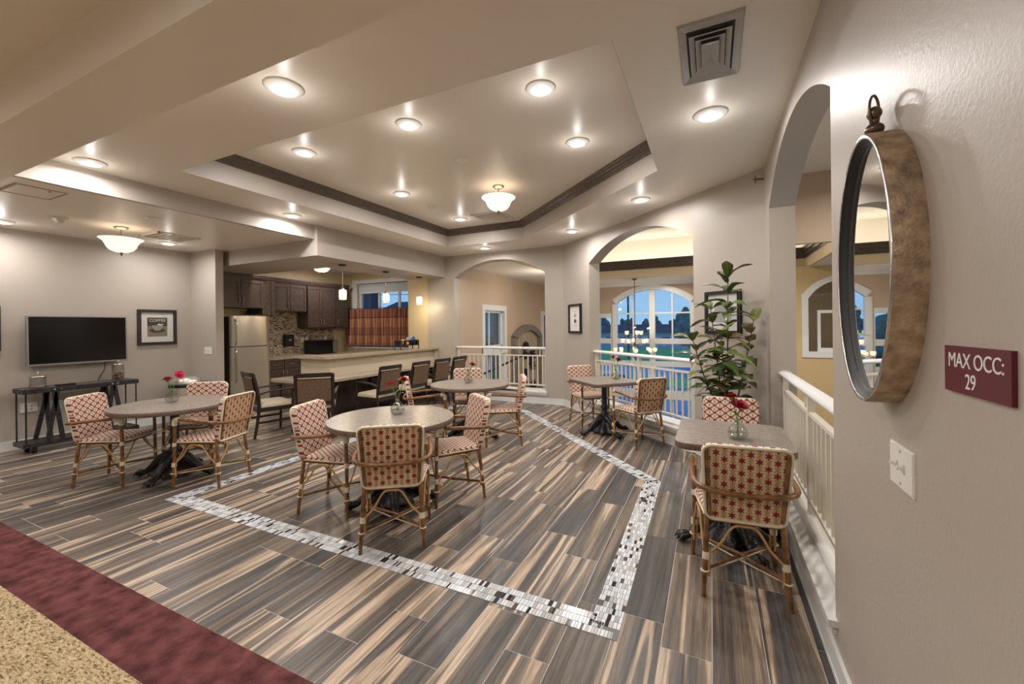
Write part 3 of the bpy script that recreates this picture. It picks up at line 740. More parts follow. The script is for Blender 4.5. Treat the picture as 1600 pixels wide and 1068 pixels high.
wall_cab('dark wall cabinet with one door next to the curtain', XC, 7.54, 7.93, 1.53, 2.52, 1)
t = thing('cabinet_cornice', 'dark wood cornice along the tops of the kitchen cabinets', 'cornice')
mb = MB()
for (w, z0, z1) in ((.02, 2.52, 2.55), (.045, 2.55, 2.585), (.065, 2.585, 2.62)):
    mb.box(-8.855, -8.30 + w, 4.60, 5.55, z0, z1); mb.box(-8.855, XC + w, 5.55, 7.95, z0, z1)
part('moulding', mb, 'cabinet_wood', t)
def base_cab(label, y0, y1):
    t = thing('base_cabinet', label, 'cabinet', (0, 0, 0), 0, 'dark kitchen base cabinets')
    part('body', MB().box(-8.85, -8.27, y0, y1, .10, .86).box(-8.80, -8.33, y0, y1, .0, .10), 'cabinet_wood', t)
    w = (y1 - y0) / 2
    for i in range(2):
        a = y0 + i * w + .006; b = a + w - .012
        shaker(t, 'drawer', -8.27, a, b, .67, .84, (a + b) / 2, .755, True); shaker(t, 'door', -8.27, a, b, .12, .655, b - .04 if i == 0 else a + .04, .56)
for i, (a, b) in enumerate(((5.56, 6.36), (6.37, 7.17), (7.18, 8.10))):
    base_cab(['dark base cabinet with drawers beside the refrigerator', 'dark base cabinet hidden behind the bar under the microwave', 'dark base cabinet in the kitchen corner below the curtain'][i], a, b)
t = thing('worktop', 'speckled granite worktop along the kitchen wall under the backsplash', 'worktop'); part('slab', MB().box(-8.85, -8.235, 5.56, 8.12, .86, .90), 'bar_granite', t)
t = thing('faucet', 'tall curved steel kitchen faucet in front of the backsplash', 'faucet', (-8.66, 6.0, .90))
part('spout', MB().tube(smooth_path([(0, 0, 0), (0, 0, .22), (.03, 0, .29), (.09, 0, .31), (.14, 0, .27), (.15, 0, .20)], 5), .012, 8).lathe([(.028, 0), (.028, .015), (.014, .03)], 12), 'chrome', t); part('lever', MB().tube([(0, .10, 0), (0, .10, .05), (.05, .10, .10)], .008, 6), 'chrome', t)
t = thing('towel_dispenser', 'black paper towel dispenser mounted on the tiled backsplash', 'dispenser', (-8.845, 6.47, 1.10))
part('housing', MB().prism(rrect(0, .10, -.12, .12, .035), .0, .28), 'black_plastic', t); part('paper_slot', MB().box(.02, .08, -.09, .09, -.012, 0), 'white_plastic', t); part('window', MB().box(.1, .103, -.03, .03, .13, .18), 'tv_bezel', t)
t = thing('microwave', 'black and steel microwave oven on the kitchen worktop', 'microwave', (-8.56, 7.17, .90))
part('case', MB().box(-.22, .20, -.30, .30, .012, .33), 'black_plastic', t); part('door', MB().box(.20, .222, -.30, .16, .02, .325), 'screen', t, 'dark glass door'); part('control_panel', MB().box(.20, .22, .165, .30, .02, .325), 'tv_bezel', t)
part('handle', MB().tube([(.222, .13, .06), (.25, .13, .07), (.25, .13, .27), (.222, .13, .28)], .007, 6), 'chrome', t); part('feet', MB().box(-.2, -.16, -.27, -.23, 0, .012).box(.14, .18, -.27, -.23, 0, .012).box(-.2, -.16, .23, .27, 0, .012).box(.14, .18, .23, .27, 0, .012), 'black_plastic', t)
for y, l in ((6.86, 'left of the pair of outlets above the microwave'), (6.98, 'right of the pair of outlets above the microwave'), (7.52, 'single outlet on the backsplash near the curtain')):
    t = thing('outlet', 'white outlet, ' + l, 'outlet', (-8.846, y, 1.24)); part('plate', MB().box(0, .006, -.036, .036, -.058, .058), 'white_plastic', t); part('sockets', MB().box(.006, .008, -.016, .016, .012, .042).box(.006, .008, -.016, .016, -.042, -.012), 'rail_paint', t)

# refrigerator
fr = thing('refrigerator', 'stainless steel top freezer refrigerator at the left end of the kitchen', 'refrigerator', (0, 0, 0))
part('cabinet', MB().box(-8.82, -8.17, 4.77, 5.53, .03, 1.755).box(-8.75, -8.2, 4.80, 5.50, 0, .03), 'black_satin', fr, 'black side panel')
def fdoor(name, z0, z1):
    mb = MB(); n = 10; y0, y1 = 4.772, 5.528
    prof = [(y0 + (y1 - y0) * i / n, -8.10 + .028 * (1 - (2 * i / n - 1) ** 2)) for i in range(n + 1)]
    poly = [(-8.165, y0), *[(x, y) for y, x in prof], (-8.165, y1)]
    vs = [(x, y, z) for z in (z0, z1) for x, y in poly]; k = len(poly)
    mb.add(vs, [(i, (i + 1) % k, k + (i + 1) % k, k + i) for i in range(k)], True); mb.add(vs, [list(range(k))[::-1], list(range(k, 2 * k))])
    return part(name, mb, 'steel', fr)
d1 = fdoor('freezer_door', 1.19, 1.77); d2 = fdoor('fridge_door', .08, 1.175)
part('handle', MB().tube(smooth_path([(-8.10, 4.84, 1.22), (-8.045, 4.84, 1.26), (-8.04, 4.84, 1.5), (-8.045, 4.84, 1.66), (-8.10, 4.84, 1.70)], 4), .014, 8), 'chrome', d1)
part('handle', MB().tube(smooth_path([(-8.10, 4.84, 1.15), (-8.045, 4.84, 1.11), (-8.04, 4.84, .85), (-8.045, 4.84, .56), (-8.10, 4.84, .52)], 4), .014, 8), 'chrome', d2)
part('badge', MB().lathe([(.018, 0), (.018, .004)], 16, c=(-8.095, 5.42, 1.70), ax=Matrix.Rotation(PI / 2, 3, 'Y')), 'tv_bezel', d1)

# ------------------------------------------------------------------ bar
bar = thing('bar_counter', 'L-shaped bar with raised granite top and lower granite table ledge', 'bar', (0, 0, 0))
part('half_wall', MB().prism([(-6.20, 4.78), (-5.53, 4.78), (-5.53, 7.595), (-5.66, 7.595), (-5.66, 4.92), (-6.20, 4.92)], 0, 1.03), 'bar_paint', bar, 'beige painted half wall')
def rounded_L(x0, x1, y0, y1, w, wy, r=.06):
    # near leg along x at y0..y0+wy, long leg along y at x1-w..x1
    q = [(x0 + r * (1 - math.sin(a)), y0 + r * (1 - math.cos(a))) for a in [PI / 2 * (1 - i / 5) for i in range(6)]]
    c = [(x1 - r + r * math.sin(a), y0 + r - r * math.cos(a)) for a in [PI / 2 * i / 5 for i in range(6)]]
    inner = [(x1 - w, y1)] + [(x1 - w - .22 * (1 - math.cos(a)), y0 + wy + .22 * (1 - math.sin(a))) for a in [PI / 2 * i / 6 for i in range(7)]] 
    return q + c + [(x1, y1)] + inner + [(x0, y0 + wy)]
part('raised_top', MB().prism(rounded_L(-6.28, -5.42, 4.66, 7.595, .36, .34), 1.03, 1.07), 'bar_granite', bar)
part('ledge', MB().prism([(-6.15, 4.22), (-5.32, 4.20), (-5.24, 4.22), (-5.18, 4.27), (-5.16, 4.35), (-5.16, 7.595), (-5.53, 7.595), (-5.53, 4.78), (-6.20, 4.78), (-6.24, 4.70), (-6.24, 4.32), (-6.21, 4.25)], .70, .74), 'bar_granite', bar)
part('base_panel', MB().box(-5.53, -5.515, 4.80, 7.595, .0, .70).box(-6.2, -5.53, 4.765, 4.78, 0, .70), 'dark_wood', bar, 'dark wood base panel')
for y in (4.9, 5.65, 6.35, 7.0): part('bracket', MB().prism([(-5.515, y - .02), (-5.24, y - .02), (-5.24, y + .02), (-5.515, y + .02)], .64, .70).box(-5.515, -5.47, y - .02, y + .02, .40, .64), 'dark_wood', bar)
part('end_trim', MB().box(-5.53, -5.46, 7.55, 7.595, .74, 1.03), 'bar_paint', bar)
# fruit rack on the bar
fk = thing('fruit_rack', 'black metal two basket fruit rack on the raised bar top', 'rack', (-5.62, 6.80, 1.07))
part('frame', MB().tube([(.06, -.28, 0), (.06, -.28, .18), (.06, .28, .18), (.06, .28, 0)], .011, 6).tube([(-.10, -.28, 0), (-.10, -.28, .18), (-.10, .28, .18), (-.10, .28, 0)], .011, 6).tube([(.06, -.28, .18), (-.10, -.28, .18)], .011, 6).tube([(.06, .28, .18), (-.10, .28, .18)], .011, 6), 'black_satin', fk)
for y in (-.14, .14):
    b = MB()
    for i in range(6): b.box(.05 - .028 * i - .004, .05 - .028 * i + .010, y - .12, y + .12, .075, .085)
    for yy in (-.12, .10, .0): b.box(-.10, .06, y + yy, y + yy + .03, .085, .18)
    part('basket', b, 'black_satin', fk)
def fruit(label, p, r, m):
    t = thing('fruit', label, 'fruit', p); part('flesh', MB().lathe([(.002, -.9 * r), (.5 * r, -.84 * r), (.87 * r, -.5 * r), (r, 0), (.9 * r, .45 * r), (.55 * r, .8 * r), (.12 * r, .78 * r), (.004, .72 * r)], 14), m, t); part('stalk', MB().tube([(0, 0, .72 * r), (.004, 0, .95 * r)], .003, 5), 'bark', t)
fruit('red apple at the left end of the fruit rack', (-5.60, 6.60, 1.195), .042, 'fruit_red')
fruit('yellow orange fruit on top of the fruit rack', (-5.64, 6.68, 1.235), .045, 'fruit_yellow')
fruit('orange low in the middle of the fruit rack', (-5.585, 6.74, 1.195), .04, 'fruit_orange')
def packet(label, p, m, rz):
    t = thing('snack_packet', label, 'packet', p, rz); mb = MB(); n = 8
    for sgn in (1, -1):
        vs = [(x, sgn * .022 * math.sin(PI * (i / n)) ** .7 if 0 < i < n else 0, z) for i in range(n + 1) for x, z in [(-.055, .17 * i / n), (.055, .17 * i / n)]]
        mb.add(vs, [(2 * i, 2 * i + 1, 2 * i + 3, 2 * i + 2) for i in range(n)], True)
    part('bag', mb, m, t); part('seal', MB().box(-.057, .057, -.0015, .0015, .165, .182), m, t)
    t.rotation_euler = (.2, -.5, rz)
packet('silver snack packet leaning in the fruit rack', (-5.63, 6.85, 1.16), 'packet_silver', PI / 2)
packet('blue snack packet at the right end of the fruit rack', (-5.63, 7.01, 1.16), 'packet_blue', PI / 2)

# ------------------------------------------------------------------ bar armchairs
def bar_chair(label):
    t = thing('bar_armchair', label, 'chair', (0, 0, 0), 0, 'dark armchairs at the bar')
    for s in (-1, 1):
        part('leg', MB().tube([(s * .235, .225, 0), (s * .235, .235, .44), (s * .24, .235, .645)], [.017, .02, .02], 4), 'dark_wood', t)
        pth = smooth_path([(s * .225, -.265, 0), (s * .225, -.225, .25), (s * .225, -.205, .46), (s * .228, -.235, .70), (s * .232, -.285, .905)], 3)
        part('leg', MB().tube(pth, [.018 + .006 * min(i, 6) / 6 for i in range(len(pth))], 4), 'dark_wood', t)
        part('armrest', MB().tube(smooth_path([(s * .232, -.225, .60), (s * .255, -.10, .64), (s * .262, .10, .655), (s * .25, .25, .65)], 3), .021, 6, flat=.7), 'dark_wood', t)
        part('side_rail', MB().box(s * .235 - .012, s * .235 + .012, -.21, .23, .36, .42), 'dark_wood', t)
    part('front_rail', MB().box(-.23, .23, .215, .24, .36, .42).box(-.22, .22, -.225, -.20, .36, .42), 'dark_wood', t)
    sm = MB(); prof = [(0, .42), (.0, .45), (.008, .468), (.03, .480), (.08, .487)]
    rings = [[(p[0], p[1], z) for p in rrect(-.235 + w, .235 - w, -.20 + w, .245 - w, .05, 4)] for w, z in prof]; k = len(rings[0])
    vs = [v for r in rings for v in r]; sm.add(vs, [(a * k + i, a * k + (i + 1) % k, (a + 1) * k + (i + 1) % k, (a + 1) * k + i) for a in range(len(prof) - 1) for i in range(k)], True); sm.add(rings[-1], [list(range(k))])
    part('seat_cushion', sm, 'vinyl', t)
    def slab(z0, z1, w, th, m, name, cv=.0):
        mb = MB(); n = 6
        def yy(z): return -.205 - .085 * max(0, (z - .46)) / .45
        vs = []
        for z in (z0, z1):
            for dy in (th / 2, -th / 2):
                for i in range(n + 1):
                    x = -w + 2 * w * i / n; vs.append((x, yy(z) + dy - cv * (1 - (x / w) ** 2), z))
        a = n + 1
        for i in range(n):
            mb.add([vs[i], vs[i + 1], vs[2 * a + i + 1], vs[2 * a + i]], [(3, 2, 1, 0)]); mb.add([vs[a + i], vs[a + i + 1], vs[3 * a + i + 1], vs[3 * a + i]], [(0, 1, 2, 3)])
            mb.add([vs[i], vs[i + 1], vs[a + i + 1], vs[a + i]], [(0, 1, 2, 3)]); mb.add([vs[2 * a + i], vs[2 * a + i + 1], vs[3 * a + i + 1], vs[3 * a + i]], [(3, 2, 1, 0)])
        return part(name, mb, m, t)
    slab(.855, .915, .222, .028, 'dark_wood', 'top_rail', .012); slab(.52, .825, .210, .04, 'chair_fabric', 'back_panel', .010); slab(.825, .838, .212, .026, 'dark_wood', 'back_rail', .010); slab(.46, .52, .212, .026, 'dark_wood', 'lower_rail', .008)
    for s in (-1, 1): part('stretcher', MB().box(s * .23 - .009, s * .23 + .009, -.215, .22, .20, .23), 'dark_wood', t)
    return t
def face(o, x, y, d): o.location = (x, y, 0); o.rotation_euler = (0, 0, math.atan2(-d[0], d[1]))
bc = bar_chair('x')
BARC = [(-5.84, 3.98, (.28, .96), 'dark armchair nearest the refrigerator at the near end of the bar'),
        (-5.075, 4.16, (-.70, .71), 'dark armchair turned diagonally at the rounded bar corner'),
        (-4.93, 5.22, (-1, .03), 'dark armchair along the bar, first past the corner'),
        (-4.93, 6.0, (-1, .0), 'dark armchair along the bar, second past the corner'),
        (-4.93, 6.66, (-1, .02), 'dark armchair along the bar, third past the corner'),
        (-4.93, 7.26, (-1, .0), 'dark armchair along the bar nearest the far arch')]
for i, (x, y, d, l) in enumerate(BARC):
    o = bc if i == 0 else copy_tree(bc)
    o['label'] = l; face(o, x, y, d)

# ------------------------------------------------------------------ woven bistro armchairs
def bistro():
    t = thing('bistro_armchair', 'x', 'chair', (0, 0, 0), 0, 'red and cream woven rattan bistro armchairs')
    FL = [(s * .225, .205) for s in (-1, 1)]; FF = [(s * .238, .215) for s in (-1, 1)]; RF = [(s * .212, -.235) for s in (-1, 1)]; RT = [(s * .188, -.195) for s in (-1, 1)]
    for i, s in enumerate((-1, 1)):
        part('leg', MB().tube([(*FF[i], 0), (s * .226, .207, .25), (*FL[i], .44), (s * .226, .20, .645)], [.0125, .0145, .015, .0145], 8), 'rattan', t)
        part('leg', MB().tube([(*RF[i], 0), (s * .200, -.215, .22), (*RT[i], .42), (s * .188, -.215, .60), (s * .188, -.262, .85)], [.0125, .015, .015, .011, .010], 8), 'rattan', t)
    arm = [(-.226, .205, .648), (-.236, .17, .662), (-.252, .0, .656), (-.258, -.16, .642), (-.232, -.262, .632), (-.15, -.300, .622), (0, -.312, .616)]
    arm += [(-x, y, z) for x, y, z in arm[-2::-1]]
    part('arm_rail', MB().tube(smooth_path(arm, 5), .0155, 8), 'rattan', t)
    for s in (-1, 1):
        part('arm_wrap', MB().tube(smooth_path([(s * .226, .202, .60), (s * .226, .204, .638), (s * .230, .19, .658), (s * .238, .145, .664)], 4), .0235, 10), 'binding', t)
    # seat: woven pad on a cane ring
    def pad(prof, ol, m, name):
        rings = [[(p[0], p[1], z) for p in ol(w)] for w, z in prof]; k = len(rings[0]); mb = MB()
        vs = [v for r in rings for v in r]
        mb.add(vs, [(a * k + i, a * k + (i + 1) % k, (a + 1) * k + (i + 1) % k, (a + 1) * k + i) for a in range(len(prof) - 1) for i in range(k)], True); mb.add(rings[-1], [list(range(k))]); mb.add(rings[0], [list(range(k))[::-1]])
        return part(name, mb, m, t)
    def seat_ol(w):
        out = []
        for (cx, cy, r, a) in ((.195 - .05, -.215 + .05, .05 - w, -PI / 2), (.225 - .10, .245 - .10, .10 - w, 0), (-.225 + .10, .245 - .10, .10 - w, PI / 2), (-.195 + .05, -.215 + .05, .05 - w, PI)):
            for i in range(6): q = a + PI / 2 * i / 5; out.append((cx + r * math.cos(q), cy + r * math.sin(q)))
        return out
    pad([(.012, .432), (.0, .440), (.0, .456), (.012, .466), (.03, .468)], seat_ol, 'weave_seat', 'seat')
    part('seat_ring', MB().tube([(x, y, .424) for x, y in seat_ol(.02)], .0125, 6, closed=True), 'rattan', t)
    part('seat_border', MB().tube([(x, y, .440) for x, y in seat_ol(-.004)][:1] + [(x, y, .441) for x, y in seat_ol(-.004)], .0065, 5, closed=True), 'binding', t)
    # back: front weave, back weave, cream border
    def bk(x, z, off): return (x * (1 + .10 * (z - .43) / .43), -.198 - .078 * (z - .43) / .43 + off, z)
    ol = rrect(-.200, .200, .432, .872, .045, 4); k = len(ol)
    def panel(off, th, m, name, grow=0.0):
        mb = MB(); A = [bk(x, z, off + th) for x, z in ol]; B = [bk(x * .985, .652 + (z - .652) * .985, off + th + .006) for x, z in ol]; D = [bk(x, z, off) for x, z in ol]
        if th < 0: B = [bk(x * .985, .652 + (z - .652) * .985, off + th) for x, z in ol]
        mb.add(D + A, [(i, (i + 1) % k, k + (i + 1) % k, k + i) if th < 0 else (k + i, k + (i + 1) % k, (i + 1) % k, i) for i in range(k)], True)
        mb.add(A + B, [(i, (i + 1) % k, k + (i + 1) % k, k + i) if th < 0 else (k + i, k + (i + 1) % k, (i + 1) % k, i) for i in range(k)], True)
        mb.add(B, [list(range(k)) if th < 0 else list(range(k))[::-1]])
        return part(name, mb, m, t)
    panel(-.014, .032, 'weave_front', 'backrest'); panel(-.014, -.004, 'weave_back', 'back_panel')
    part('back_border', MB().tube([bk(x * .975, .652 + (z - .652) * .98, -.021) for x, z in ol], .0095, 6, closed=True), 'binding', t)
    for s in (-1, 1): part('back_slat', MB().tube([bk(s * .174, .46, -.026), bk(s * .177, .85, -.026)], .009, 6), 'rattan', t)
    # bent cane braces under the seat
    def lerp(a, b, f): return tuple(a[i] + (b[i] - a[i]) * f for i in range(3))
    lf = [lerp((*FF[i], 0), (*FL[i], .44), .42) for i in (0, 1)]; lr = [lerp((*RF[i], 0), (*RT[i], .42), .42) for i in (0, 1)]
    def brace(a, b, inx, iny):
        a = Vector(a); b = Vector(b); m = (a + b) / 2; m.z = .412; o = Vector((inx, iny, 0))
        a1 = a + (b - a) * .05; b1 = b + (a - b) * .05
        low_a = Vector((a1.x, a1.y, .11)); low_b = Vector((b1.x, b1.y, .11))
        p = [low_a, a1 + Vector((0, 0, .05)), a + (m - a) * .40 + Vector((0, 0, .030)), m - (b - a) * .15 + Vector((0, 0, -.012)), m, m + (b - a) * .15 + Vector((0, 0, -.012)), b + (m - b) * .40 + Vector((0, 0, .030)), b1 + Vector((0, 0, .05)), low_b]
        return part('brace', MB().tube(smooth_path([tuple(q) for q in p], 4), .0075, 6), 'cane', t)
    brace(lf[0], lf[1], 0, 0); brace(lr[0], lr[1], 0, 0); brace(lf[0], lr[0], 0, 0); brace(lf[1], lr[1], 0, 0)
    zf = .145
    pf = [lerp((*FF[i], 0), (*FL[i], .44), zf / .44) for i in (0, 1)]; pr = [lerp((*RF[i], 0), (*RT[i], .42), zf / .42) for i in (0, 1)]
    part('stretcher', MB().tube([pf[0], (0, 0, zf + .012), pr[1]], .010, 6), 'rattan', t); part('stretcher', MB().tube([pf[1], (0, 0, zf - .004), pr[0]], .010, 6), 'rattan', t)
    cb = MB()
    def lace(a, b):
        a = Vector(a); b = Vector(b); d = (b - a).normalized(); dz = Vector((0, 0, -.012))
        cb.tube([a + d * -.018, a * .88 + b * .12 + dz, a * .5 + b * .5 + dz * 1.3, a * .12 + b * .88 + dz, b + d * .018], .0048, 5)
    lace(pf[0], pr[1]); lace(pf[1], pr[0])
    for q in pf + pr: cb.tube([(q[0] + .019 * math.cos(w), q[1] + .019 * math.sin(w), q[2] - .004) for w in [2 * PI * j / 10 for j in range(10)]], .0052, 5, closed=True)
    part('cord_binding', cb, 'binding', t)
    for i in (0, 1):
        for (a, b, h) in (((*FF[i], 0), (*FL[i], .44), .44), ((*RF[i], 0), (*RT[i], .42), .42)):
            p = lerp(a, b, .205 / h); q = lerp(a, b, .243 / h); sx = -.004 if p[0] > 0 else .004
            part('leg_wrap', MB().tube([(p[0] + sx, p[1], p[2]), (q[0] + sx, q[1], q[2])], .021, 10), 'binding', t)
        p = lerp((*FF[i], 0), (*FL[i], .44), .40 / .44); q = lerp((*FF[i], 0), (*FL[i], .44), .435 / .44)
        part('leg_wrap', MB().tube([p, q], .0185, 10), 'binding', t)
    return t
bz = bistro()
CHAIRS = [
 (-2.108, 2.40, (-.58, .81), 'woven bistro armchair with its star-patterned back to the camera at the middle round table'),
 (-2.925, 2.61, (.954, .30), 'woven bistro armchair on the left of the middle round table'),
 (-2.15, 3.20, (-.62, -.78), 'woven bistro armchair on the right of the middle round table'),
 (-5.50, 2.11, (.836, .549), 'leftmost woven bistro armchair, in front of the black console table'),
 (-4.57, 2.51, (-.93, -.36), 'woven bistro armchair on the right of the left round table, arm towards the camera'),
 (-5.42, 2.80, (.62, -.78), 'woven bistro armchair behind the left round table in front of the trash can'),
 (-2.49, 4.90, (-.87, -.49), 'woven bistro armchair seen edge-on at the right of the far round table'),
 (-3.26, 5.32, (.565, -.825), 'woven bistro armchair behind the far round table near the bar chairs'),
 (-3.36, 4.47, (.78, .62), 'woven bistro armchair on the left of the far round table'),
 (-1.73, 6.38, (.70, -.71), 'woven bistro armchair left of the square table under the small picture'),
 (-.86, 5.54, (-.73, .68), 'woven bistro armchair right of the square table by the diagonal balustrade'),
 (.135, 2.83, (-.10, .99), 'woven bistro armchair nearest the mirror, star-patterned back to the camera'),
 (.155, 3.87, (.03, -1), 'woven bistro armchair behind the right square table below the tall plant'),
]
for i, (x, y, d, l) in enumerate(CHAIRS):
    o = bz if i == 0 else copy_tree(bz)
    o['label'] = l; face(o, x, y, d)

# ------------------------------------------------------------------ tables
def pedestal(t, rot=PI / 4):
    part('column', MB().lathe([(.058, .13), (.062, .16), (.050, .19), (.044, .22), (.060, .24), (.062, .27), (.040, .30), (.036, .33), (.052, .355), (.052, .375), (.038, .40), (.037, .55), (.040, .66), (.052, .675), (.052, .70)], 24, flute=8, fd=.05), 'iron', t)
    part('top_plate', MB().lathe([(.10, .69), (.17, .700), (.17, .708)], 20), 'iron', t)
    part('foot_skirt', MB().lathe([(.20, .045), (.19, .075), (.13, .115), (.095, .16), (.07, .21), (.05, .24)], 32, flute=8, fd=.16, cap=False), 'iron', t)
    for k in range(4):
        q = rot + k * PI / 2; c, s = math.cos(q), math.sin(q)
        pth = smooth_path([(.02 * c, .02 * s, .20), (.08 * c, .08 * s, .21), (.16 * c, .16 * s, .165), (.24 * c, .24 * s, .085), (.30 * c, .30 * s, .045), (.345 * c, .345 * s, .040)], 4)
        rad = [.055, .058, .060, .060, .056, .046, .044, .042, .040, .038, .036, .034, .032, .031, .030, .029, .030, .032, .034, .036, .034][:len(pth)]
        mb = MB().tube(pth, rad, 8)
        mb.ball((.345 * c, .345 * s, .036), .036, 10, 6, (1.1, 1.1, 1))
        for j in (-1, 0, 1):       # claws and acanthus ridges
            a = q + j * .10; mb.tube([(.31 * math.cos(a), .31 * math.sin(a), .052), (.36 * math.cos(a), .36 * math.sin(a), .048), (.385 * math.cos(a), .385 * math.sin(a), .012)], [.010, .011, .005], 5)
            a = q + j * .22; mb.tube([(.06 * math.cos(a), .06 * math.sin(a), .205), (.13 * math.cos(a), .13 * math.sin(a), .165), (.20 * math.cos(q + j * .12), .20 * math.sin(q + j * .12), .10)], [.012, .014, .006], 5)
        part('claw_leg', mb, 'iron', t)
def table_top(t, ol):
    k = len(ol); mb = MB(); cx = sum(p[0] for p in ol) / k; cy = sum(p[1] for p in ol) / k
    def ring(f, z): return [(cx + (p[0] - cx) * f, cy + (p[1] - cy) * f, z) for p in ol]
    mb.add(ring(.994, .7515), [list(range(k))]); 
    part('laminate', mb, 'table_granite', t)
    R = [ring(.985, .708), ring(1.0, .713), ring(1.0, .746), ring(.994, .7512)]
    eb = MB(); vs = [v for r in R for v in r]
    eb.add(vs, [(a * k + i, a * k + (i + 1) % k, (a + 1) * k + (i + 1) % k, (a + 1) * k + i) for a in range(3) for i in range(k)], True); eb.add(R[0], [list(range(k))[::-1]])
    part('edge_band', eb, 'table_edge', t)
def rtable(label, x, y, rz):
    t = thing('round_table', label, 'table', (x, y, 0), rz, 'round granite bistro tables'); table_top(t, circ(.53, 56)); pedestal(t); return t
rtable('round granite table on a black claw-foot base in front of the television', -5.10, 2.43, -.26)
rtable('round granite table on a black claw-foot base in the middle of the mosaic border', -2.50, 2.81, 0)
rtable('smaller-looking round granite table farthest back near the bar chairs', -2.97, 4.87, -.35)
t = thing('square_table', 'square granite table on a claw-foot base at the diagonal balustrade', 'table', (-1.37, 5.88, 0), -.76, 'square granite bistro tables'); table_top(t, rrect(-.38, .38, -.38, .38, .06)); pedestal(t, 0)
t = thing('square_table', 'square granite table with rounded corners beside the right balustrade', 'table', (.115, 3.33, 0), 0, 'square granite bistro tables'); table_top(t, rrect(-.345, .355, -.39, .39, .09)); pedestal(t, .44)

# ------------------------------------------------------------------ vases with flowers
def vase(label, x, y):
    t = thing('glass_vase', label, 'vase', (x, y, .7515), 0, 'round glass bud vases on the tables')
    prof = [(.036, .001), (.051, .010), (.061, .028), (.064, .047), (.057, .070), (.038, .095), (.020, .113), (.0165, .122), (.023, .134), (.0225, .1345), (.014, .122)]
    part('bowl', MB().lathe(prof, 20, cap=False), 'vase_glass', t); part('base', MB().lathe([(.030, .0), (.034, .004), (.028, .012), (.002, .014)], 20), 'jar_glass', t)
    part('water', MB().lathe([(.030, .014), (.046, .018), (.057, .030), (.059, .042), (.001, .042)], 18, cap=False), 'jar_glass', t)
    return t
def flower(label, x, y, top, lean, m, size=.034, leaves=2, tilt=(0, 0)):
    size *= 1.28; top += .012
    t = thing('flower', label, 'flower', (x, y, .7515)); tx, ty = lean
    neck = (tx * .1, ty * .1, .128); st = smooth_path([(-tx * .12, -ty * .12, .016), neck, (tx * .55, ty * .55, .118 + (top - .118) * .6), (tx, ty, top)], 5)
    part('stem', MB().tube(st, .0032, 6), 'stem_green', t)
    M = Matrix.Translation((tx, ty, top)) @ Matrix.Rotation(tilt[0], 4, 'X') @ Matrix.Rotation(tilt[1], 4, 'Y')
    hd = MB(); rr = random.Random(hash(label) % 1000)
    for ring, (n, r, up, ln) in enumerate(((12, .30, .10, 1.0), (11, .25, .30, .85), (9, .16, .55, .65), (6, .06, .75, .4))):
        for k in range(n):
            q = 2 * PI * (k + .5 * (ring % 2)) / n + rr.uniform(-.1, .1); L = size * ln; w = size * .26
            c, s = math.cos(q), math.sin(q); z0 = size * .25
            def p(f, sd, z): return (f * L * c - sd * w * s, f * L * s + sd * w * c, z0 + z * size)
            hd.add([p(.12, -.4, 0), p(.12, .4, 0), p(.7, 1, up * .55), p(1.0, .55, up * .75), p(1.0, -.55, up * .75), p(.7, -1, up * .55)], [(0, 1, 2, 3, 4, 5), (5, 4, 3, 2, 1, 0)])
    hd.ball((0, 0, size * .45), size * .3, 8, 5); hd.xf(M); part('bloom', hd, m, t)
    cx = MB().lathe([(.003, -.014), (size * .30, -.002), (size * .36, size * .28)], 8, cap=False); cx.xf(M); part('calyx', cx, 'stem_green', t)
    for k in range(leaves):
        q = rr.uniform(0, 6.28) + k * 2.6; b = st[int(len(st) * (.45 + .15 * k))]; L = .055; c, s = math.cos(q), math.sin(q)
        pts = []; n = 6
        for i in range(n + 1):
            f = i / n; w = .013 * math.sin(PI * f) ** .7; ctr = Vector((b[0] + c * L * f, b[1] + s * L * f, b[2] + .03 * math.sin(f * 2.2))); pts += [ctr + Vector((-s, c, .15)) * w, ctr - Vector((-s, c, -.15)) * w]
        lb = MB().add(pts, [(2 * i, 2 * i + 1, 2 * i + 3, 2 * i + 2) for i in range(n)], True); part('leaf', lb, 'stem_green', t)
cr_, ci_ = math.cos(YAW), math.sin(YAW)           # unit vector parallel to the long view across the room
def lean(side, away): return (side * cr_ - away * ci_, side * ci_ + away * cr_)
V = [('vase on the round table by the television', -5.19, 2.45), ('vase on the middle round table', -2.525, 2.91), ('vase on the far round table', -3.02, 4.92), ('vase on the square table by the diagonal balustrade', -1.245, 6.06), ('vase on the square table beside the right balustrade', .155, 3.185)]
for l, x, y in V: vase('clear round glass ' + l, x, y)
flower('pink carnation leaning left in the vase by the television', V[0][1], V[0][2], .215, lean(-.045, 0), 'bloom_pink', .045, 2, (0, -.15))
flower('pink carnation leaning right in the vase by the television', V[0][1], V[0][2], .275, lean(.075, 0), 'bloom_pink', .040, 1, (0, .9))
flower('red carnation leaning left in the middle vase', V[1][1], V[1][2], .235, lean(-.05, 0), 'bloom_pink', .042, 2, (0, -.5))
flower('red carnation standing tall to the right in the middle vase', V[1][1], V[1][2], .275, lean(.05, .02), 'bloom_red', .042, 1, (0, .1))
flower('dark red carnation in the far vase near the bar', V[2][1], V[2][2], .225, lean(.055, 0), 'bloom_red', .042, 2, (0, .3))
flower('purple-pink bud leaning left in the far vase', V[2][1], V[2][2], .26, lean(-.045, 0), 'bloom_pink', .024, 2, (0, -.4))
flower('dark red carnation upright in the vase by the diagonal balustrade', V[3][1], V[3][2], .245, lean(.035, 0), 'bloom_red', .045, 1, (0, .3))
flower('dark red carnation leaning left in the vase by the diagonal balustrade', V[3][1], V[3][2], .285, lean(-.03, 0), 'bloom_red', .036, 1, (0, -.3))
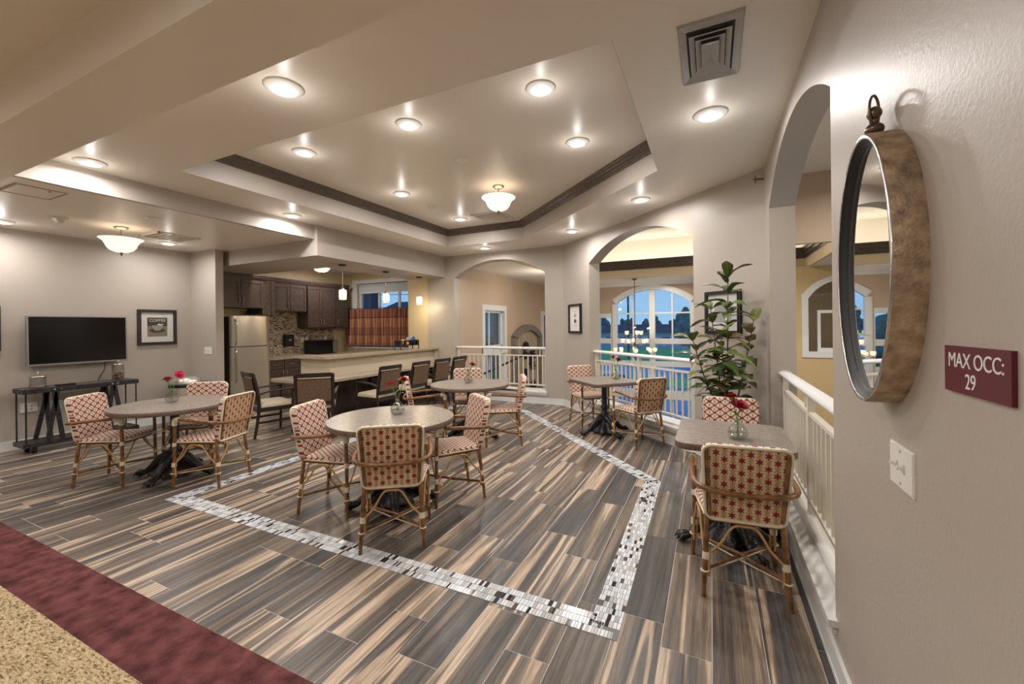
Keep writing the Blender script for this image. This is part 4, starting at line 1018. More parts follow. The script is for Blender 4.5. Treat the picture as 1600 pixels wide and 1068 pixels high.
flower('large dark red carnation in the nearest vase on the right', V[4][1], V[4][2], .20, lean(.015, 0), 'bloom_red', .046, 1, (.25, .2))
flower('dark red carnation behind the large one in the nearest vase', V[4][1], V[4][2], .25, lean(-.02, .03), 'bloom_red', .038, 1, (-.2, -.1))

# ------------------------------------------------------------------ lounge wall: television, console, pictures
tv = thing('television', 'wide flat black television on the beige left wall', 'television', (-7.99, 2.675, 1.395))
tv.rotation_euler = (0, -.02, 0)
part('screen', MB().box(.016, .020, -.495, .495, -.305, .315), 'screen', tv); part('bezel', MB().box(-.03, .018, -.512, .512, -.328, .328).box(.018, .024, -.512, .512, -.328, -.306).box(.018, .024, -.512, .512, .316, .328).box(.018, .024, -.512, -.496, -.306, .316).box(.018, .024, .496, .512, -.306, .316), 'tv_bezel', tv)
part('wall_bracket', MB().box(-.125, -.03, -.15, .15, -.12, .12), 'black_satin', tv)
cd = thing('television_cable', 'thin black cord hanging from the television to the outlet', 'cord', (0, 0, 0)); part('cable', MB().tube(smooth_path([(-8.03, 2.95, 1.08), (-8.07, 2.96, .95), (-8.09, 2.90, .80), (-8.09, 2.93, .66), (-8.09, 2.78, .54), (-8.095, 2.62, .48)], 6), .005, 6), 'cord', cd)
cn = thing('console_table', 'long black metal console table with trestle legs under the television', 'console', (-7.77, 2.60, 0))
hw, hl = .165, .565
part('top', MB().box(-hw, hw, -hl, hl, .765, .80), 'console_wood', cn); part('top_frame', MB().box(hw, hw + .008, -hl, hl, .745, .803).box(-hw - .008, -hw, -hl, hl, .745, .803).box(-hw, hw, -hl - .008, -hl, .745, .803).box(-hw, hw, hl, hl + .008, .745, .803), 'console_metal', cn)
part('shelf', MB().box(-hw, hw, -hl, hl, .095, .125), 'console_wood', cn); part('shelf_frame', MB().box(hw, hw + .008, -hl, hl, .08, .13).box(-hw - .008, -hw, -hl, hl, .08, .13).box(-hw, hw, -hl - .008, -hl, .08, .13).box(-hw, hw, hl, hl + .008, .08, .13), 'console_metal', cn)
for x in (-.13, .15):
    for y0, y1 in ((-.36, -.27), (-.22, -.30), (.20, .29), (.40, .30)):
        y0s = y0 - .03 if x < 0 else y0
        part('leg', MB().add([(x - .012, y0s - .022, .12), (x + .012, y0s - .022, .12), (x + .012, y0s + .022, .12), (x - .012, y0s + .022, .12), (x - .012, y1 - .022, .755), (x + .012, y1 - .022, .755), (x + .012, y1 + .022, .755), (x - .012, y1 + .022, .755)], [(0, 3, 2, 1), (4, 5, 6, 7), (0, 1, 5, 4), (1, 2, 6, 5), (2, 3, 7, 6), (3, 0, 4, 7)]), 'console_metal', cn)
for x, y in ((-.15, -.545), (.15, -.545), (-.15, .545), (.15, .545)): part('rod', MB().tube([(x, y, .125), (x, y, .765)], .009, 6), 'console_metal', cn)
for x, y in ((-.11, -.47), (.11, -.47), (-.11, .47), (.11, .47)): part('wheel', MB().lathe([(.012, -.018), (.046, -.018), (.046, .018), (.012, .018)], 14, c=(x, y, .046), ax=Matrix.Rotation(PI / 2, 3, 'X')), 'black_satin', cn)
part('rivet', MB().ball((.175, -.30, .775), .010, 8, 4).ball((.175, -.24, .775), .010, 8, 4).ball((.175, .27, .775), .010, 8, 4).ball((.175, .33, .775), .010, 8, 4), 'nickel', cn)
def jar(label, x, y, r, h, fill):
    t = thing('glass_jar', label, 'jar', (x, y, .80)); part('glass', MB().lathe([(r * .6, .002), (r, .004), (r, h), (r * .97, h), (r * .97, .010), (.001, .008)], 24, cap=False), 'jar_glass', t)
    part('lid', MB().lathe([(r * 1.0, h), (r * 1.08, h + .004), (r * 1.08, h + .016), (r * .7, h + .026), (.004, h + .028)], 24), 'nickel', t); part('knob', MB().lathe([(.006, h + .026), (.006, h + .045), (.016, h + .055), (.012, h + .07), (.002, h + .074)], 12), 'nickel', t)
    rr = random.Random(5)
    if fill == 'nuts':
        for m_, n_, nm in (('nuts', 90, 'nut_layer'), ('nuts_dark', 45, 'dark_nut_layer')):
            mb = MB()
            for k in range(n_):
                q = rr.uniform(0, 6.28); d = (r - .018) * math.sqrt(rr.random()); mb.ball((d * math.cos(q), d * math.sin(q), .022 + rr.random() * .085), .013, 6, 4, (1, .8, .8))
            o = part(nm, mb, m_, t); o['kind'] = 'stuff'
    else: part('candle', MB().lathe([(r * .9, .012), (r * .9, .035), (.002, .035)], 20), 'candle', t)
jar('low glass jar with grey lid at the left end of the console', -7.77, 2.20, .075, .13, 'c')
jar('tall glass jar half full of nuts at the right end of the console', -7.77, 3.00, .068, .22, 'nuts')
t = thing('media_box', 'flat black box lying on the console beside the low jar', 'box', (-7.72, 2.44, .803)); part('case', MB().prism(rrect(-.05, .05, -.09, .09, .015), 0, .022), 'black_plastic', t); part('light', MB().box(.05, .051, -.06, -.05, .008, .014), 'tv_bezel', t)

def text_mesh(s, size, depth=.0006):
    cu = bpy.data.curves.new('txt', 'FONT'); cu.body = s; cu.size = size; cu.extrude = depth; cu.align_x = 'CENTER'; cu.align_y = 'CENTER'; cu.resolution_u = 4; cu.space_character = .95
    ob = bpy.data.objects.new('txt', cu); C.objects.link(ob); dg = bpy.context.evaluated_depsgraph_get(); dg.update()
    me = bpy.data.meshes.new_from_object(ob.evaluated_get(dg)); C.objects.unlink(ob); bpy.data.objects.remove(ob); bpy.data.curves.remove(cu); return me
def text_part(name, s, size, M, m, parent, sx=1.0):
    me = text_mesh(s, size); me.transform(M @ Matrix.Diagonal((sx, 1, 1, 1))); me.materials.clear(); me.materials.append(MATS[m]); return put(name, me, parent)
def frame_on(t, M, w, h, fw, m, depth=.03):
    """picture frame in wall-local coordinates (x along, y up, z out)"""
    b = MB(); 
    b.box(-w, -w + fw, -h, h, 0, depth); b.box(w - fw, w, -h, h, 0, depth); b.box(-w + fw, w - fw, -h, -h + fw, 0, depth); b.box(-w + fw, w - fw, h - fw, h, 0, depth)
    i = fw * .75; b.box(-w + i, -w + i + .008, -h + i, h - i, depth, depth + .005); b.box(w - i - .008, w - i, -h + i, h - i, depth, depth + .005); b.box(-w + i, w - i, -h + i, -h + i + .008, depth, depth + .005); b.box(-w + i, w - i, h - i - .008, h - i, depth, depth + .005)
    b.xf(M); part('frame', b, m, t)
def flatp(t, name, M, x0, x1, y0, y1, z, m, th=.001): part(name, MB().box(x0, x1, y0, y1, z, z + th).xf(M), m, t)
p = thing('framed_print', 'coffee cup print in a dark frame right of the television', 'picture', (0, 0, 0))
M = plane_M((XT, 3.636, 1.565), (0, 1, 0)); frame_on(p, M, .264, .284, .045, 'frame_wood')
flatp(p, 'mat_board', M, -.225, .225, -.245, .245, .008, 'mat_board'); flatp(p, 'poster', M, -.135, .135, .02, .155, .0095, 'poster_dark'); flatp(p, 'poster_ground', M, -.135, .135, -.15, .02, .0095, 'poster_green')
text_part('lettering', 'COFFEE', .068, M @ Matrix.Translation((0, .108, .011)), 'poster_white', p, 1.0)
part('printed_saucer', MB().prism([(.105 * math.cos(2 * PI * i / 28), -.052 + .036 * math.sin(2 * PI * i / 28)) for i in range(28)], .0105, .0110).xf(M), 'poster_dark', p)
part('printed_cup', MB().prism([(-.075, .03), (-.06, -.02), (-.035, -.055), (.035, -.055), (.06, -.02), (.075, .03)], .0112, .0118).xf(M), 'poster_grey', p)
part('printed_steam', MB().prism([(-.01, .035), (.055, .03), (.09, .055), (.045, .05), (.02, .06)], .0120, .0124).xf(M), 'poster_white', p)
flatp(p, 'glazing', M, -.222, .222, -.242, .242, .018, 'picture_glass')
p = thing('framed_print', 'dark red framed picture cut off by the left edge of the view', 'picture', (0, 0, 0))
M = plane_M((XT, 1.772, 1.565), (0, 1, 0)); frame_on(p, M, .205, .284, .045, 'frame_wood'); flatp(p, 'mat_board', M, -.17, .17, -.245, .245, .008, 'mat_board'); flatp(p, 'poster', M, -.10, .10, -.15, .15, .0095, 'print_red')
pc = Vector((*CA, 0)) + DV * .465
p = thing('framed_print', 'narrow black framed print with two small motifs left of the middle arch', 'picture', (0, 0, 0))
M = plane_M((pc.x, pc.y, 1.645), (DV.x, DV.y, 0)); frame_on(p, M, .225, .262, .038, 'black_satin')
flatp(p, 'mat_board', M, -.19, .19, -.225, .225, .008, 'mat_board')
for k, (y, m, r) in enumerate(((.055, 'print_tan', .036), (-.045, 'print_red', .036))): part('printed_motif', MB().prism([(r * 1.25 * math.cos(2 * PI * i / 18), y + r * math.sin(2 * PI * i / 18)) for i in range(18)], .0095, .0101).xf(M), m, p)
for y, w in ((.135, .09), (.118, .05), (-.115, .08), (-.13, .05)): flatp(p, 'printed_rule', M, -w, w, y - .004, y + .002, .0095, 'print_grey', .0006)
pc = Vector((*CA, 0)) + DV * 3.66
p = thing('framed_print', 'square black framed print hanging behind the tall plant', 'picture', (0, 0, 0))
M = plane_M((pc.x, pc.y, 1.65), (DV.x, DV.y, 0)); frame_on(p, M, .232, .235, .035, 'black_satin'); flatp(p, 'mat_board', M, -.2, .2, -.205, .205, .008, 'mat_board'); flatp(p, 'poster', M, -.11, .11, -.11, .11, .0095, 'print_grey'); flatp(p, 'glazing', M, -.198, .198, -.203, .203, .018, 'picture_glass')

def plate(label, M, n, kind, m='white_plastic', cat='switch'):
    t = thing('switch_plate' if kind == 'switch' else 'outlet', label, cat, (0, 0, 0)); w = .033 + .023 * n
    b = MB().box(-w, w, -.06, .06, 0, .005).box(-w + .004, w - .004, -.056, .056, .005, .007); b.xf(M); part('plate', b, m, t)
    for i in range(n):
        x = (i - (n - 1) / 2) * .046
        if kind == 'switch':
            part('slot', MB().box(x - .006, x + .006, -.013, .013, .0068, .0078).xf(M), 'print_grey', t); part('toggle', MB().add([(x - .004, -.006, .007), (x + .004, -.006, .007), (x + .004, .006, .007), (x - .004, .006, .007), (x - .003, .004, .024), (x + .003, .004, .024), (x + .003, .011, .022), (x - .003, .011, .022)], [(0, 1, 5, 4), (1, 2, 6, 5), (2, 3, 7, 6), (3, 0, 4, 7), (4, 5, 6, 7)]).xf(M), m, t)
        else:
            part('socket', MB().prism(circ(.016, 14, x, .021), .007, .009).prism(circ(.016, 14, x, -.021), .007, .009).xf(M), 'print_grey', t)
    part('screw', MB().prism(circ(.0035, 8, 0, .045), .007, .0085).prism(circ(.0035, 8, 0, -.045), .007, .0085).xf(M), 'nickel', t)
MR = lambda y, z: plane_M((XR, y, z), (0, -1, 0))
plate('white two-toggle switch plate on the right wall under the mirror', MR(1.528, 1.12), 2, 'switch')
plate('white three-toggle switch plate beside the refrigerator post', plane_M((-7.61, 4.12, 1.165), (1, 0, 0)), 3, 'switch')
plate('white outlet on the left wall behind the console', plane_M((XT, 2.215, .52), (0, 1, 0)), 2, 'outlet', cat='outlet')
plate('pale blue outlet plate on the left wall behind the leftmost chair', plane_M((XT, 2.475, .51), (0, 1, 0)), 1, 'outlet', 'outlet_blue', 'outlet')
plate('small outlet low on the curb beside the nearest chair', plane_M((XR - .001, 2.62, .15), (0, -1, 0)) @ Matrix.Scale(.5, 4), 1, 'outlet', cat='outlet')

# occupancy sign
sg = thing('occupancy_sign', 'dark red maximum occupancy sign on the right wall', 'sign', (0, 0, 0))
M = MR(1.156, 1.4265)
part('panel', MB().box(-.116, .116, -.0495, .0495, 0, .008).xf(M), 'sign_red', sg)
text_part('lettering', 'MAX OCC:', .045, M @ Matrix.Translation((0, .018, .0085)), 'mat_board', sg, .93)
text_part('lettering', '29', .045, M @ Matrix.Translation((-.012, -.024, .0085)), 'mat_board', sg, .93)

# oval mirror in a deep frame
om = thing('oval_mirror', 'large oval mirror in a deep aged bronze frame on the right wall', 'mirror', (0, 0, 0))
M = MR(1.605, 1.69); RH, RV, DP = .249, .400, .073
def ell(f, g, n=64): return [(f * math.cos(2 * PI * i / n), g * math.sin(2 * PI * i / n)) for i in range(n)]
def ering(name, prof, m, sm=True):
    n = 64; mb = MB(); vs = [(*q, z) for off, z in prof for q in ell(RH - off, RV - off, n)]
    mb.add(vs, [(a * n + i, a * n + (i + 1) % n, (a + 1) * n + (i + 1) % n, (a + 1) * n + i) for a in range(len(prof) - 1) for i in range(n)], sm); mb.xf(M); return part(name, mb, m, om)
ering('frame', [(0, 0), (0, DP - .004), (.003, DP)], 'mirror_side'); ering('rim', [(.001, DP - .002), (.003, DP + .001), (.012, DP + .001), (.014, DP - .003)], 'mirror_rim'); ering('inner_bevel', [(.013, DP - .001), (.020, DP - .012), (.030, DP - .016), (.034, DP - .022)], 'black_satin')
mb = MB(); vs = [(*q, DP - .022) for q in ell(RH - .030, RV - .030)]; mb.add(vs, [list(range(64))]); mb.xf(M); part('glass', mb, 'mirror_glass', om)
part('finial', MB().ball((0, RV + .018, .035), .024, 14, 8, (1, .8, 1)).ball((0, RV + .066, .035), .019, 12, 8, (1, 1.1, 1)).ball((0, RV + .042, .035), .012, 10, 6).xf(M), 'bronze', om)
part('ring', MB().tube([(.016 * math.cos(q), RV + .074 + .046 * math.sin(q), .035 + .016 * math.cos(q)) for q in [2 * PI * i / 20 for i in range(20)]], .004, 6, closed=True).xf(M), 'bronze', om)

# trash can
tc = thing('trash_can', 'round trash can with steel dome lid in the corner beside the post', 'trash can', (-7.72, 3.86, 0))
part('body', MB().lathe([(.165, 0), (.18, .02), (.19, .55), (.19, .60)], 28), 'steel', tc); part('collar', MB().lathe([(.195, .595), (.205, .60), (.205, .65), (.19, .655)], 28).box(-.02, .03, -.26, -.18, .60, .645), 'black_plastic', tc); part('dome', MB().lathe([(.188, .655), (.184, .70), (.165, .735), (.12, .752), (.05, .758), (.002, .759)], 28), 'steel', tc)

# tall potted plant
pl = thing('potted_croton', 'tall leafy croton plant against the wall right of the middle arch', 'plant', (.13, 4.44, 0))
part('pot', MB().lathe([(.13, 0), (.155, .02), (.175, .30), (.185, .32), (.185, .35), (.165, .35), (.16, .31)], 24), 'pot_clay', pl); part('soil', MB().lathe([(.16, .305), (.10, .32), (.002, .325)], 20), 'moss', pl)
tr_ = MB(); stems = []
rp = random.Random(21)
for (bx, by, tx, ty, h) in ((0, 0, .02, .04, 1.97), (.03, .02, .20, .04, 1.55), (-.03, .01, -.26, .02, 1.36), (.01, -.03, -.06, -.14, 1.42), (-.01, .03, -.12, .06, 1.66)):
    pth = smooth_path([(bx, by, .3), (bx + tx * .2, by + ty * .2, .7), (bx + tx * .6, by + ty * .6, .3 + (h - .3) * .65), (bx + tx, by + ty, h)], 6); stems.append(pth)
    tr_.tube(pth, [.011 - .007 * i / (len(pth) - 1) for i in range(len(pth))], 6)
part('stem', tr_, 'bark', pl)
def leaf_mesh(L, w, droop, seed):
    mb = MB(); n = 8; r = random.Random(seed); vs = []
    for i in range(n + 1):
        f = i / n; ww = w * math.sin(PI * f ** .8) ** .8 * (1 + .12 * math.sin(f * 9 + seed)); z = L * (.28 * f - droop * f * f)
        for sx in (-1, 0, 1): vs.append((sx * ww, L * f, z + (.25 * ww if sx else 0) + .006 * math.sin(f * 8 + seed) * sx))
    mb.add(vs, [(3 * i + j, 3 * i + j + 1, 3 * i + j + 4, 3 * i + j + 3) for i in range(n) for j in (0, 1)], True)
    return mb.mesh('leaf', 'croton_leaf')
LM = [leaf_mesh(.20, .041, .45, 1), leaf_mesh(.22, .045, .62, 2), leaf_mesh(.18, .044, .35, 3), leaf_mesh(.24, .042, .7, 4), leaf_mesh(.16, .038, .2, 5)]
for si, pth in enumerate(stems):
    n = (52, 36, 34, 30, 36)[si]
    for k in range(n):
        f = .30 + .70 * (k + rp.random() * .6) / n; q = pth[min(int(f * (len(pth) - 1)), len(pth) - 1)]
        if k >= n - 3: q = pth[-1]
        o = put('leaf', rp.choice(LM), pl); az = k * 2.399 + si * 1.1 + rp.uniform(-.3, .3)
        while True:                      # keep leaves off the diagonal wall
            tip = Vector((.13 + q[0] - math.sin(az) * .25, 4.44 + q[1] + math.cos(az) * .25, 0))
            if (tip - Vector((*CA, 0))).dot(DN) < -.03 and tip.x < XR - .03: break
            az += .5
        o.location = q; o.rotation_euler = (rp.uniform(-.15, .55) if f < .9 else rp.uniform(.4, .9), rp.uniform(-.3, .3), az); s = rp.uniform(.8, 1.15); o.scale = (s, s, s)

# ------------------------------------------------------------------ ceiling fittings
can_proto = None
CANE = 15.0
def can(label, x, y, z, e=1.0):
    global can_proto
    if can_proto is None:
        t = thing('recessed_light', label, 'ceiling light', (0, 0, 0), 0, 'round recessed ceiling lights')
        part('trim_ring', MB().lathe([(.118, 0), (.116, -.006), (.108, -.012), (.082, -.022), (.070, -.026), (.064, -.020)], 32, cap=False), 'white_plastic', t)
        part('lens', MB().lathe([(.066, -.021), (.050, -.026), (.03, -.028), (.002, -.029)], 28), 'lamp_glow', t)
        can_proto = t
    else:
        t = copy_tree(can_proto); t['label'] = label
    t.location = (x, y, z)
    l = lamp('lamp', 'AREA', (x, y, z - .035), CANE * e, (1, .955, .92), .125, None, math.radians(175))
    lamp('lamp', 'POINT', (x, y, z - .15), CANE * e * .10, (1, .955, .92), .012)  # extra point lamp added below the lens to brighten the ceiling around it
CANS = [(-1.17, 3.01, Z3, 'tray, first row right'), (-2.45, 3.01, Z3, 'tray, first row middle'), (-3.81, 3.0, Z3, 'tray, first row left'), (-1.19, 4.06, Z3, 'tray, second row right'), (-3.82, 4.53, Z3, 'tray, left side'), (-3.84, 6.05, Z3, 'tray, beside the return grille'),
        (-2.42, 1.765, Z2, 'between beam and tray, middle'), (-5.05, 1.77, Z2, 'left end next to the beam'), (-5.08, 3.81, Z2, 'above the bar corner'), (.01, 3.36, Z2, 'below the square vent by the near arch'), (-.76, 5.27, Z2, 'in front of the middle arch'), (-2.01, 6.50, Z2, 'near the corner of the two far arches'), (-3.95, 7.10, Z2, 'in front of the small far arch'),
        (-7.65, 1.88, Z1, 'over the left wall at the picture edge'), (-7.45, 3.49, Z1, 'over the lounge corner beside the vent')]
for x, y, z, l in CANS: can('recessed round ceiling light, ' + l, x, y, z)
# unseen fill lights added in the corridor to brighten the room
for x, l in ((-7.5, 'far left'), (-4.2, 'middle'), (-1.2, 'nearest the mirror wall')): can('unseen recessed fill light added in the corridor ceiling, ' + l, x, -.6, 3.0, 1.9)

def globe(label, x, y, z, e=17):
    t = thing('bowl_light', label, 'ceiling light', (x, y, z), 0, 'ribbed glass bowl ceiling lights')
    part('canopy', MB().lathe([(.075, 0), (.075, -.012), (.05, -.03), (.012, -.036)], 20), 'nickel', t); part('rod', MB().tube([(0, 0, -.03), (0, 0, -.30)], .008, 8), 'nickel', t)
    part('shade', MB().lathe([(.02, -.325), (.07, -.318), (.115, -.295), (.145, -.255), (.162, -.21), (.185, -.175), (.218, -.155), (.220, -.150)], 60, cap=False, flute=20, fd=.030, twist=.10), 'globe_glass', t)
    part('bulb', MB().ball((0, 0, -.235), .085, 14, 8, (1, 1, .7)), 'globe_core', t)
    part('finial', MB().lathe([(.012, -.32), (.022, -.332), (.010, -.35), (.006, -.365), (.001, -.37)], 10), 'bronze', t)
    lamp('lamp', 'POINT', (x, y, z - .19), e, (1, .86, .66), .02)
globe('glass bowl light hanging in the tray ceiling', -2.50, 4.87, Z3); globe('glass bowl light hanging in front of the television wall', -6.82, 2.68, Z1, 10); globe('glass bowl light in the kitchen half hidden by the soffit', -6.9, 5.80, 2.94, 26)
can('recessed round ceiling light in the kitchen above the refrigerator', -7.95, 5.3, 2.94, 1.0); can('recessed round ceiling light in the kitchen in front of the wall cabinets', -7.95, 6.9, 2.94, 1.0)
# pendants over the bar
for (y, l) in ((5.18, 'nearest of the three bar pendants'), (6.227, 'middle of the three bar pendants'), (7.25, 'farthest bar pendant, by the cream wall')):
    t = thing('pendant_light', 'small glowing glass pendant, ' + l, 'pendant', (-5.66, y, 2.60), 0, 'pendants over the bar')
    part('canopy', MB().lathe([(.062, 0), (.062, -.014), (.05, -.022), (.006, -.024)], 20), 'black_satin', t); part('rod', MB().tube([(0, 0, -.02), (0, 0, -.40)], .006, 8), 'nickel', t); part('socket', MB().lathe([(.012, -.385), (.030, -.40), (.030, -.43)], 14), 'nickel', t)
    part('shade', MB().lathe([(.030, -.428), (.055, -.432), (.060, -.445), (.060, -.59), (.052, -.592)], 20, cap=False), 'pendant_glass', t); part('shade_band', MB().lathe([(.0605, -.572), (.0615, -.575), (.0615, -.583), (.0605, -.586)], 20, cap=False), 'bronze', t)
    lamp('lamp', 'POINT', (-5.66, y, 2.60 - .62), 9, (1, .84, .58), .05)
# square supply diffuser, return grille, lounge vent, hatch
def frustum(mb, cx, cy, a, b, z0, c, d, z1):
    A = [(cx + sx * a, cy + sy * b, z0) for sx, sy in ((-1, -1), (1, -1), (1, 1), (-1, 1))]; B = [(cx + sx * c, cy + sy * d, z1) for sx, sy in ((-1, -1), (1, -1), (1, 1), (-1, 1))]
    mb.add(A + B, [(i, (i + 1) % 4, 4 + (i + 1) % 4, 4 + i) for i in range(4)] + [(4 + i, 4 + (i + 1) % 4, (i + 1) % 4, i) for i in range(4)])
def diffuser(label, x, y, z, a, b):
    t = thing('air_vent', label, 'vent', (x, y, z)); part('backing', MB().box(-a * .85, a * .85, -b * .85, b * .85, -.003, -.001), 'dark_gap', t)
    f = MB(); frustum(f, 0, 0, a, b, -.001, a * .97, b * .97, -.014); frustum(f, 0, 0, a * .97, b * .97, -.014, a * .74, b * .76, -.004); part('frame', f, 'ceiling_metal', t)
    for k, (fa, fb) in enumerate(((.66, .70), (.46, .55))):
        q = MB(); frustum(q, 0, 0, a * fa, b * fb, -.022, a * (fa - .17), b * (fb - .13), -.006); part('louver', q, 'ceiling_metal', t)
    q = MB(); q.add([(-a * .28, -b * .42, -.026), (a * .28, -b * .42, -.026), (a * .28, b * .42, -.026), (-a * .28, b * .42, -.026), (0, -b * .25, -.010), (0, b * .25, -.010)], [(0, 1, 4), (1, 2, 5, 4), (2, 3, 5), (3, 0, 4, 5), (0, 3, 2, 1)][:4] + [(4, 1, 0), (4, 5, 2, 1), (5, 3, 2), (5, 4, 0, 3)]); part('core', q, 'ceiling_metal', t)
diffuser('square louvred air vent in the ceiling by the near arch', .01, 2.585, Z2, .155, .29)
def grille(label, x, y, z, a, b, n):
    t = thing('air_grille', label, 'vent', (x, y, z)); part('frame', MB().box(-a, a, -b, -b + .025, -.012, 0).box(-a, a, b - .025, b, -.012, 0).box(-a, -a + .025, -b, b, -.012, 0).box(a - .025, a, -b, b, -.012, 0), 'ceiling_metal', t)
    part('backing', MB().box(-a + .02, a - .02, -b + .02, b - .02, -.002, -.0005), 'print_tan', t)
    for i in range(n): yy = -b + .03 + (2 * b - .06) * i / (n - 1); part('slat', MB().box(-a + .025, a - .025, yy - .003, yy + .003, -.010, -.002), 'ceiling_metal', t)
grille('square return air grille in the far end of the tray ceiling', -3.28, 6.18, Z3, .27, .27, 16)
grille('ceiling air vent over the lounge corner by the post', -6.95, 3.28, Z1, .26, .26, 7)
t = thing('access_hatch', 'flush square access hatch in the lounge ceiling next to the beam', 'hatch', (-5.78, 1.62, Z1)); part('panel', MB().box(-.19, .19, -.15, .15, -.004, 0), 'ceiling_paint', t); part('rim', MB().box(-.21, .21, -.17, -.165, -.006, 0).box(-.21, .21, .165, .17, -.006, 0).box(-.21, -.205, -.17, .17, -.006, 0).box(.205, .21, -.17, .17, -.006, 0), 'print_tan', t); part('latch', MB().box(.13, .16, .06, .075, -.006, -.003), 'dark_gap', t)
for l, x, y, z in (('flat round sprinkler cover in the middle of the tray ceiling', -2.46, 3.90, Z3), ('flat round sprinkler cover in the lounge ceiling near the vent', -5.93, 2.64, Z1)):
    t = thing('sprinkler_cover', l, 'sprinkler', (x, y, z)); part('plate', MB().lathe([(.075, -.002), (.072, -.010), (.045, -.014), (.002, -.015)], 24), 'white_plastic', t); part('rim', MB().lathe([(.085, 0), (.083, -.004), (.073, -.005)], 24, cap=False), 'ceiling_metal', t)
t = thing('smoke_detector', 'small round smoke detector near the left edge of the tray', 'detector', (-3.84, 5.24, Z3)); part('base', MB().lathe([(.06, 0), (.06, -.016)], 20), 'white_plastic', t); part('cap', MB().lathe([(.05, -.016), (.045, -.04), (.002, -.045)], 20), 'white_plastic', t)
t = thing('alarm_strobe', 'wedge shaped alarm device on the lounge ceiling', 'alarm', (-6.85, 2.12, Z1)); part('base', MB().box(-.07, .07, -.06, .06, -.02, 0), 'white_plastic', t); part('lens', MB().add([(-.05, -.04, -.02), (.05, -.04, -.02), (.05, .04, -.02), (-.05, .04, -.02), (-.03, -.01, -.065), (.03, -.01, -.065), (.03, .03, -.065), (-.03, .03, -.065)], [(0, 1, 5, 4), (1, 2, 6, 5), (2, 3, 7, 6), (3, 0, 4, 7), (7, 6, 5, 4)]), 'ceiling_metal', t)
t = thing('wall_sprinkler', 'tiny brass sprinkler head in the corner above the near arch', 'sprinkler', (XR - .06, 4.72, 2.93)); part('rod', MB().tube([(.05, 0, 0), (-.02, -.02, 0)], .008, 8).tube([(-.02, -.02, -.035), (-.02, -.02, .035)], .006, 6), 'bronze', t); part('deflector', MB().ball((-.03, -.03, .0), .018, 8, 5, (1, 1, .4)), 'bronze', t)

# ------------------------------------------------------------------ atrium beyond the arches
ZA = 2.87; YW = 14.0
struct('floor_lower', MB().box(-5.3, 6.2, 4.0, YW + .2, -3.35, -3.2), 'pavement')
# left wall of the atrium, with a tall window
lw = MB(); X0, X1 = -5.20, -5.03; wy0, wy1 = 8.98, 10.05
lw.box(X0, X1, 7.79, wy0, -3.2, 4.1); lw.box(X0, X1, wy1, YW, -3.2, 4.1); lw.box(X0, X1, wy0, wy1, 1.92, 4.1); lw.box(X0, X1, wy0, wy1, .78, .98); lw.box(X0, X1, wy0, wy1, -3.2, .10)
struct('wall_atrium_left', lw, 'peach_paint')
w2 = struct('window_2', MB().box(-5.16, -5.10, wy0, wy0 + .05, .98, 1.92).box(-5.16, -5.10, wy1 - .05, wy1, .98, 1.92).box(-5.16, -5.10, wy0, wy1, .98, 1.03).box(-5.16, -5.10, wy0, wy1, 1.87, 1.92).box(-5.15, -5.11, 9.35, 9.39, 1.03, 1.87).box(-5.16, -5.10, wy0, wy0 + .05, .1, .78).box(-5.16, -5.10, wy1 - .05, wy1, .1, .78).box(-5.15, -5.11, 9.35, 9.39, .1, .78), 'white_trim')
part('casing', MB().box(-5.035, -5.01, wy0 - .13, wy0, .0, 2.06).box(-5.035, -5.01, wy1, wy1 + .13, .0, 2.06).box(-5.035, -5.01, wy0, wy1, 1.92, 2.06).box(-5.035, -4.99, wy0 - .13, wy1 + .13, .80, .98).box(-5.20, -5.035, wy1 - .004, wy1, .1, 1.92).box(-5.20, -5.035, wy0, wy0 + .004, .1, 1.92).box(-5.035, -4.99, wy0 - .13, wy1 + .13, .0, .10), 'white_trim', w2)
part('pane', MB().box(-5.135, -5.13, wy0 + .05, 9.35, 1.03, 1.87), 'window_glass', w2); part('pane', MB().box(-5.135, -5.13, 9.39, wy1 - .05, 1.03, 1.87), 'window_glass', w2); part('pane', MB().box(-5.135, -5.13, wy0 + .05, 9.35, .12, .78), 'window_glass', w2); part('pane', MB().box(-5.135, -5.13, 9.39, wy1 - .05, .12, .78), 'window_glass', w2)
w5 = struct('window_5', MB().box(-5.03, -4.98, 12.72, 12.90, -1.8, 2.0).box(-5.03, -4.98, 12.90, 13.8, 1.86, 2.0).box(-5.03, -4.98, 13.8, 13.95, -1.8, 2.0), 'white_trim'); part('pane', MB().box(-5.028, -5.02, 12.90, 13.8, -1.8, 1.86), 'car_glass', w5)
t = thing('brick_pier', 'dark brick pier outside the tall window beyond the far arch', 'pier', (-6.0, 11.4, -3.2)); part('shaft', MB().box(-.3, .3, -.5, .5, 0, 6.5), 'pillar_brick', t); part('cap', MB().box(-.36, .36, -.56, .56, 6.5, 6.62), 'kerb', t)
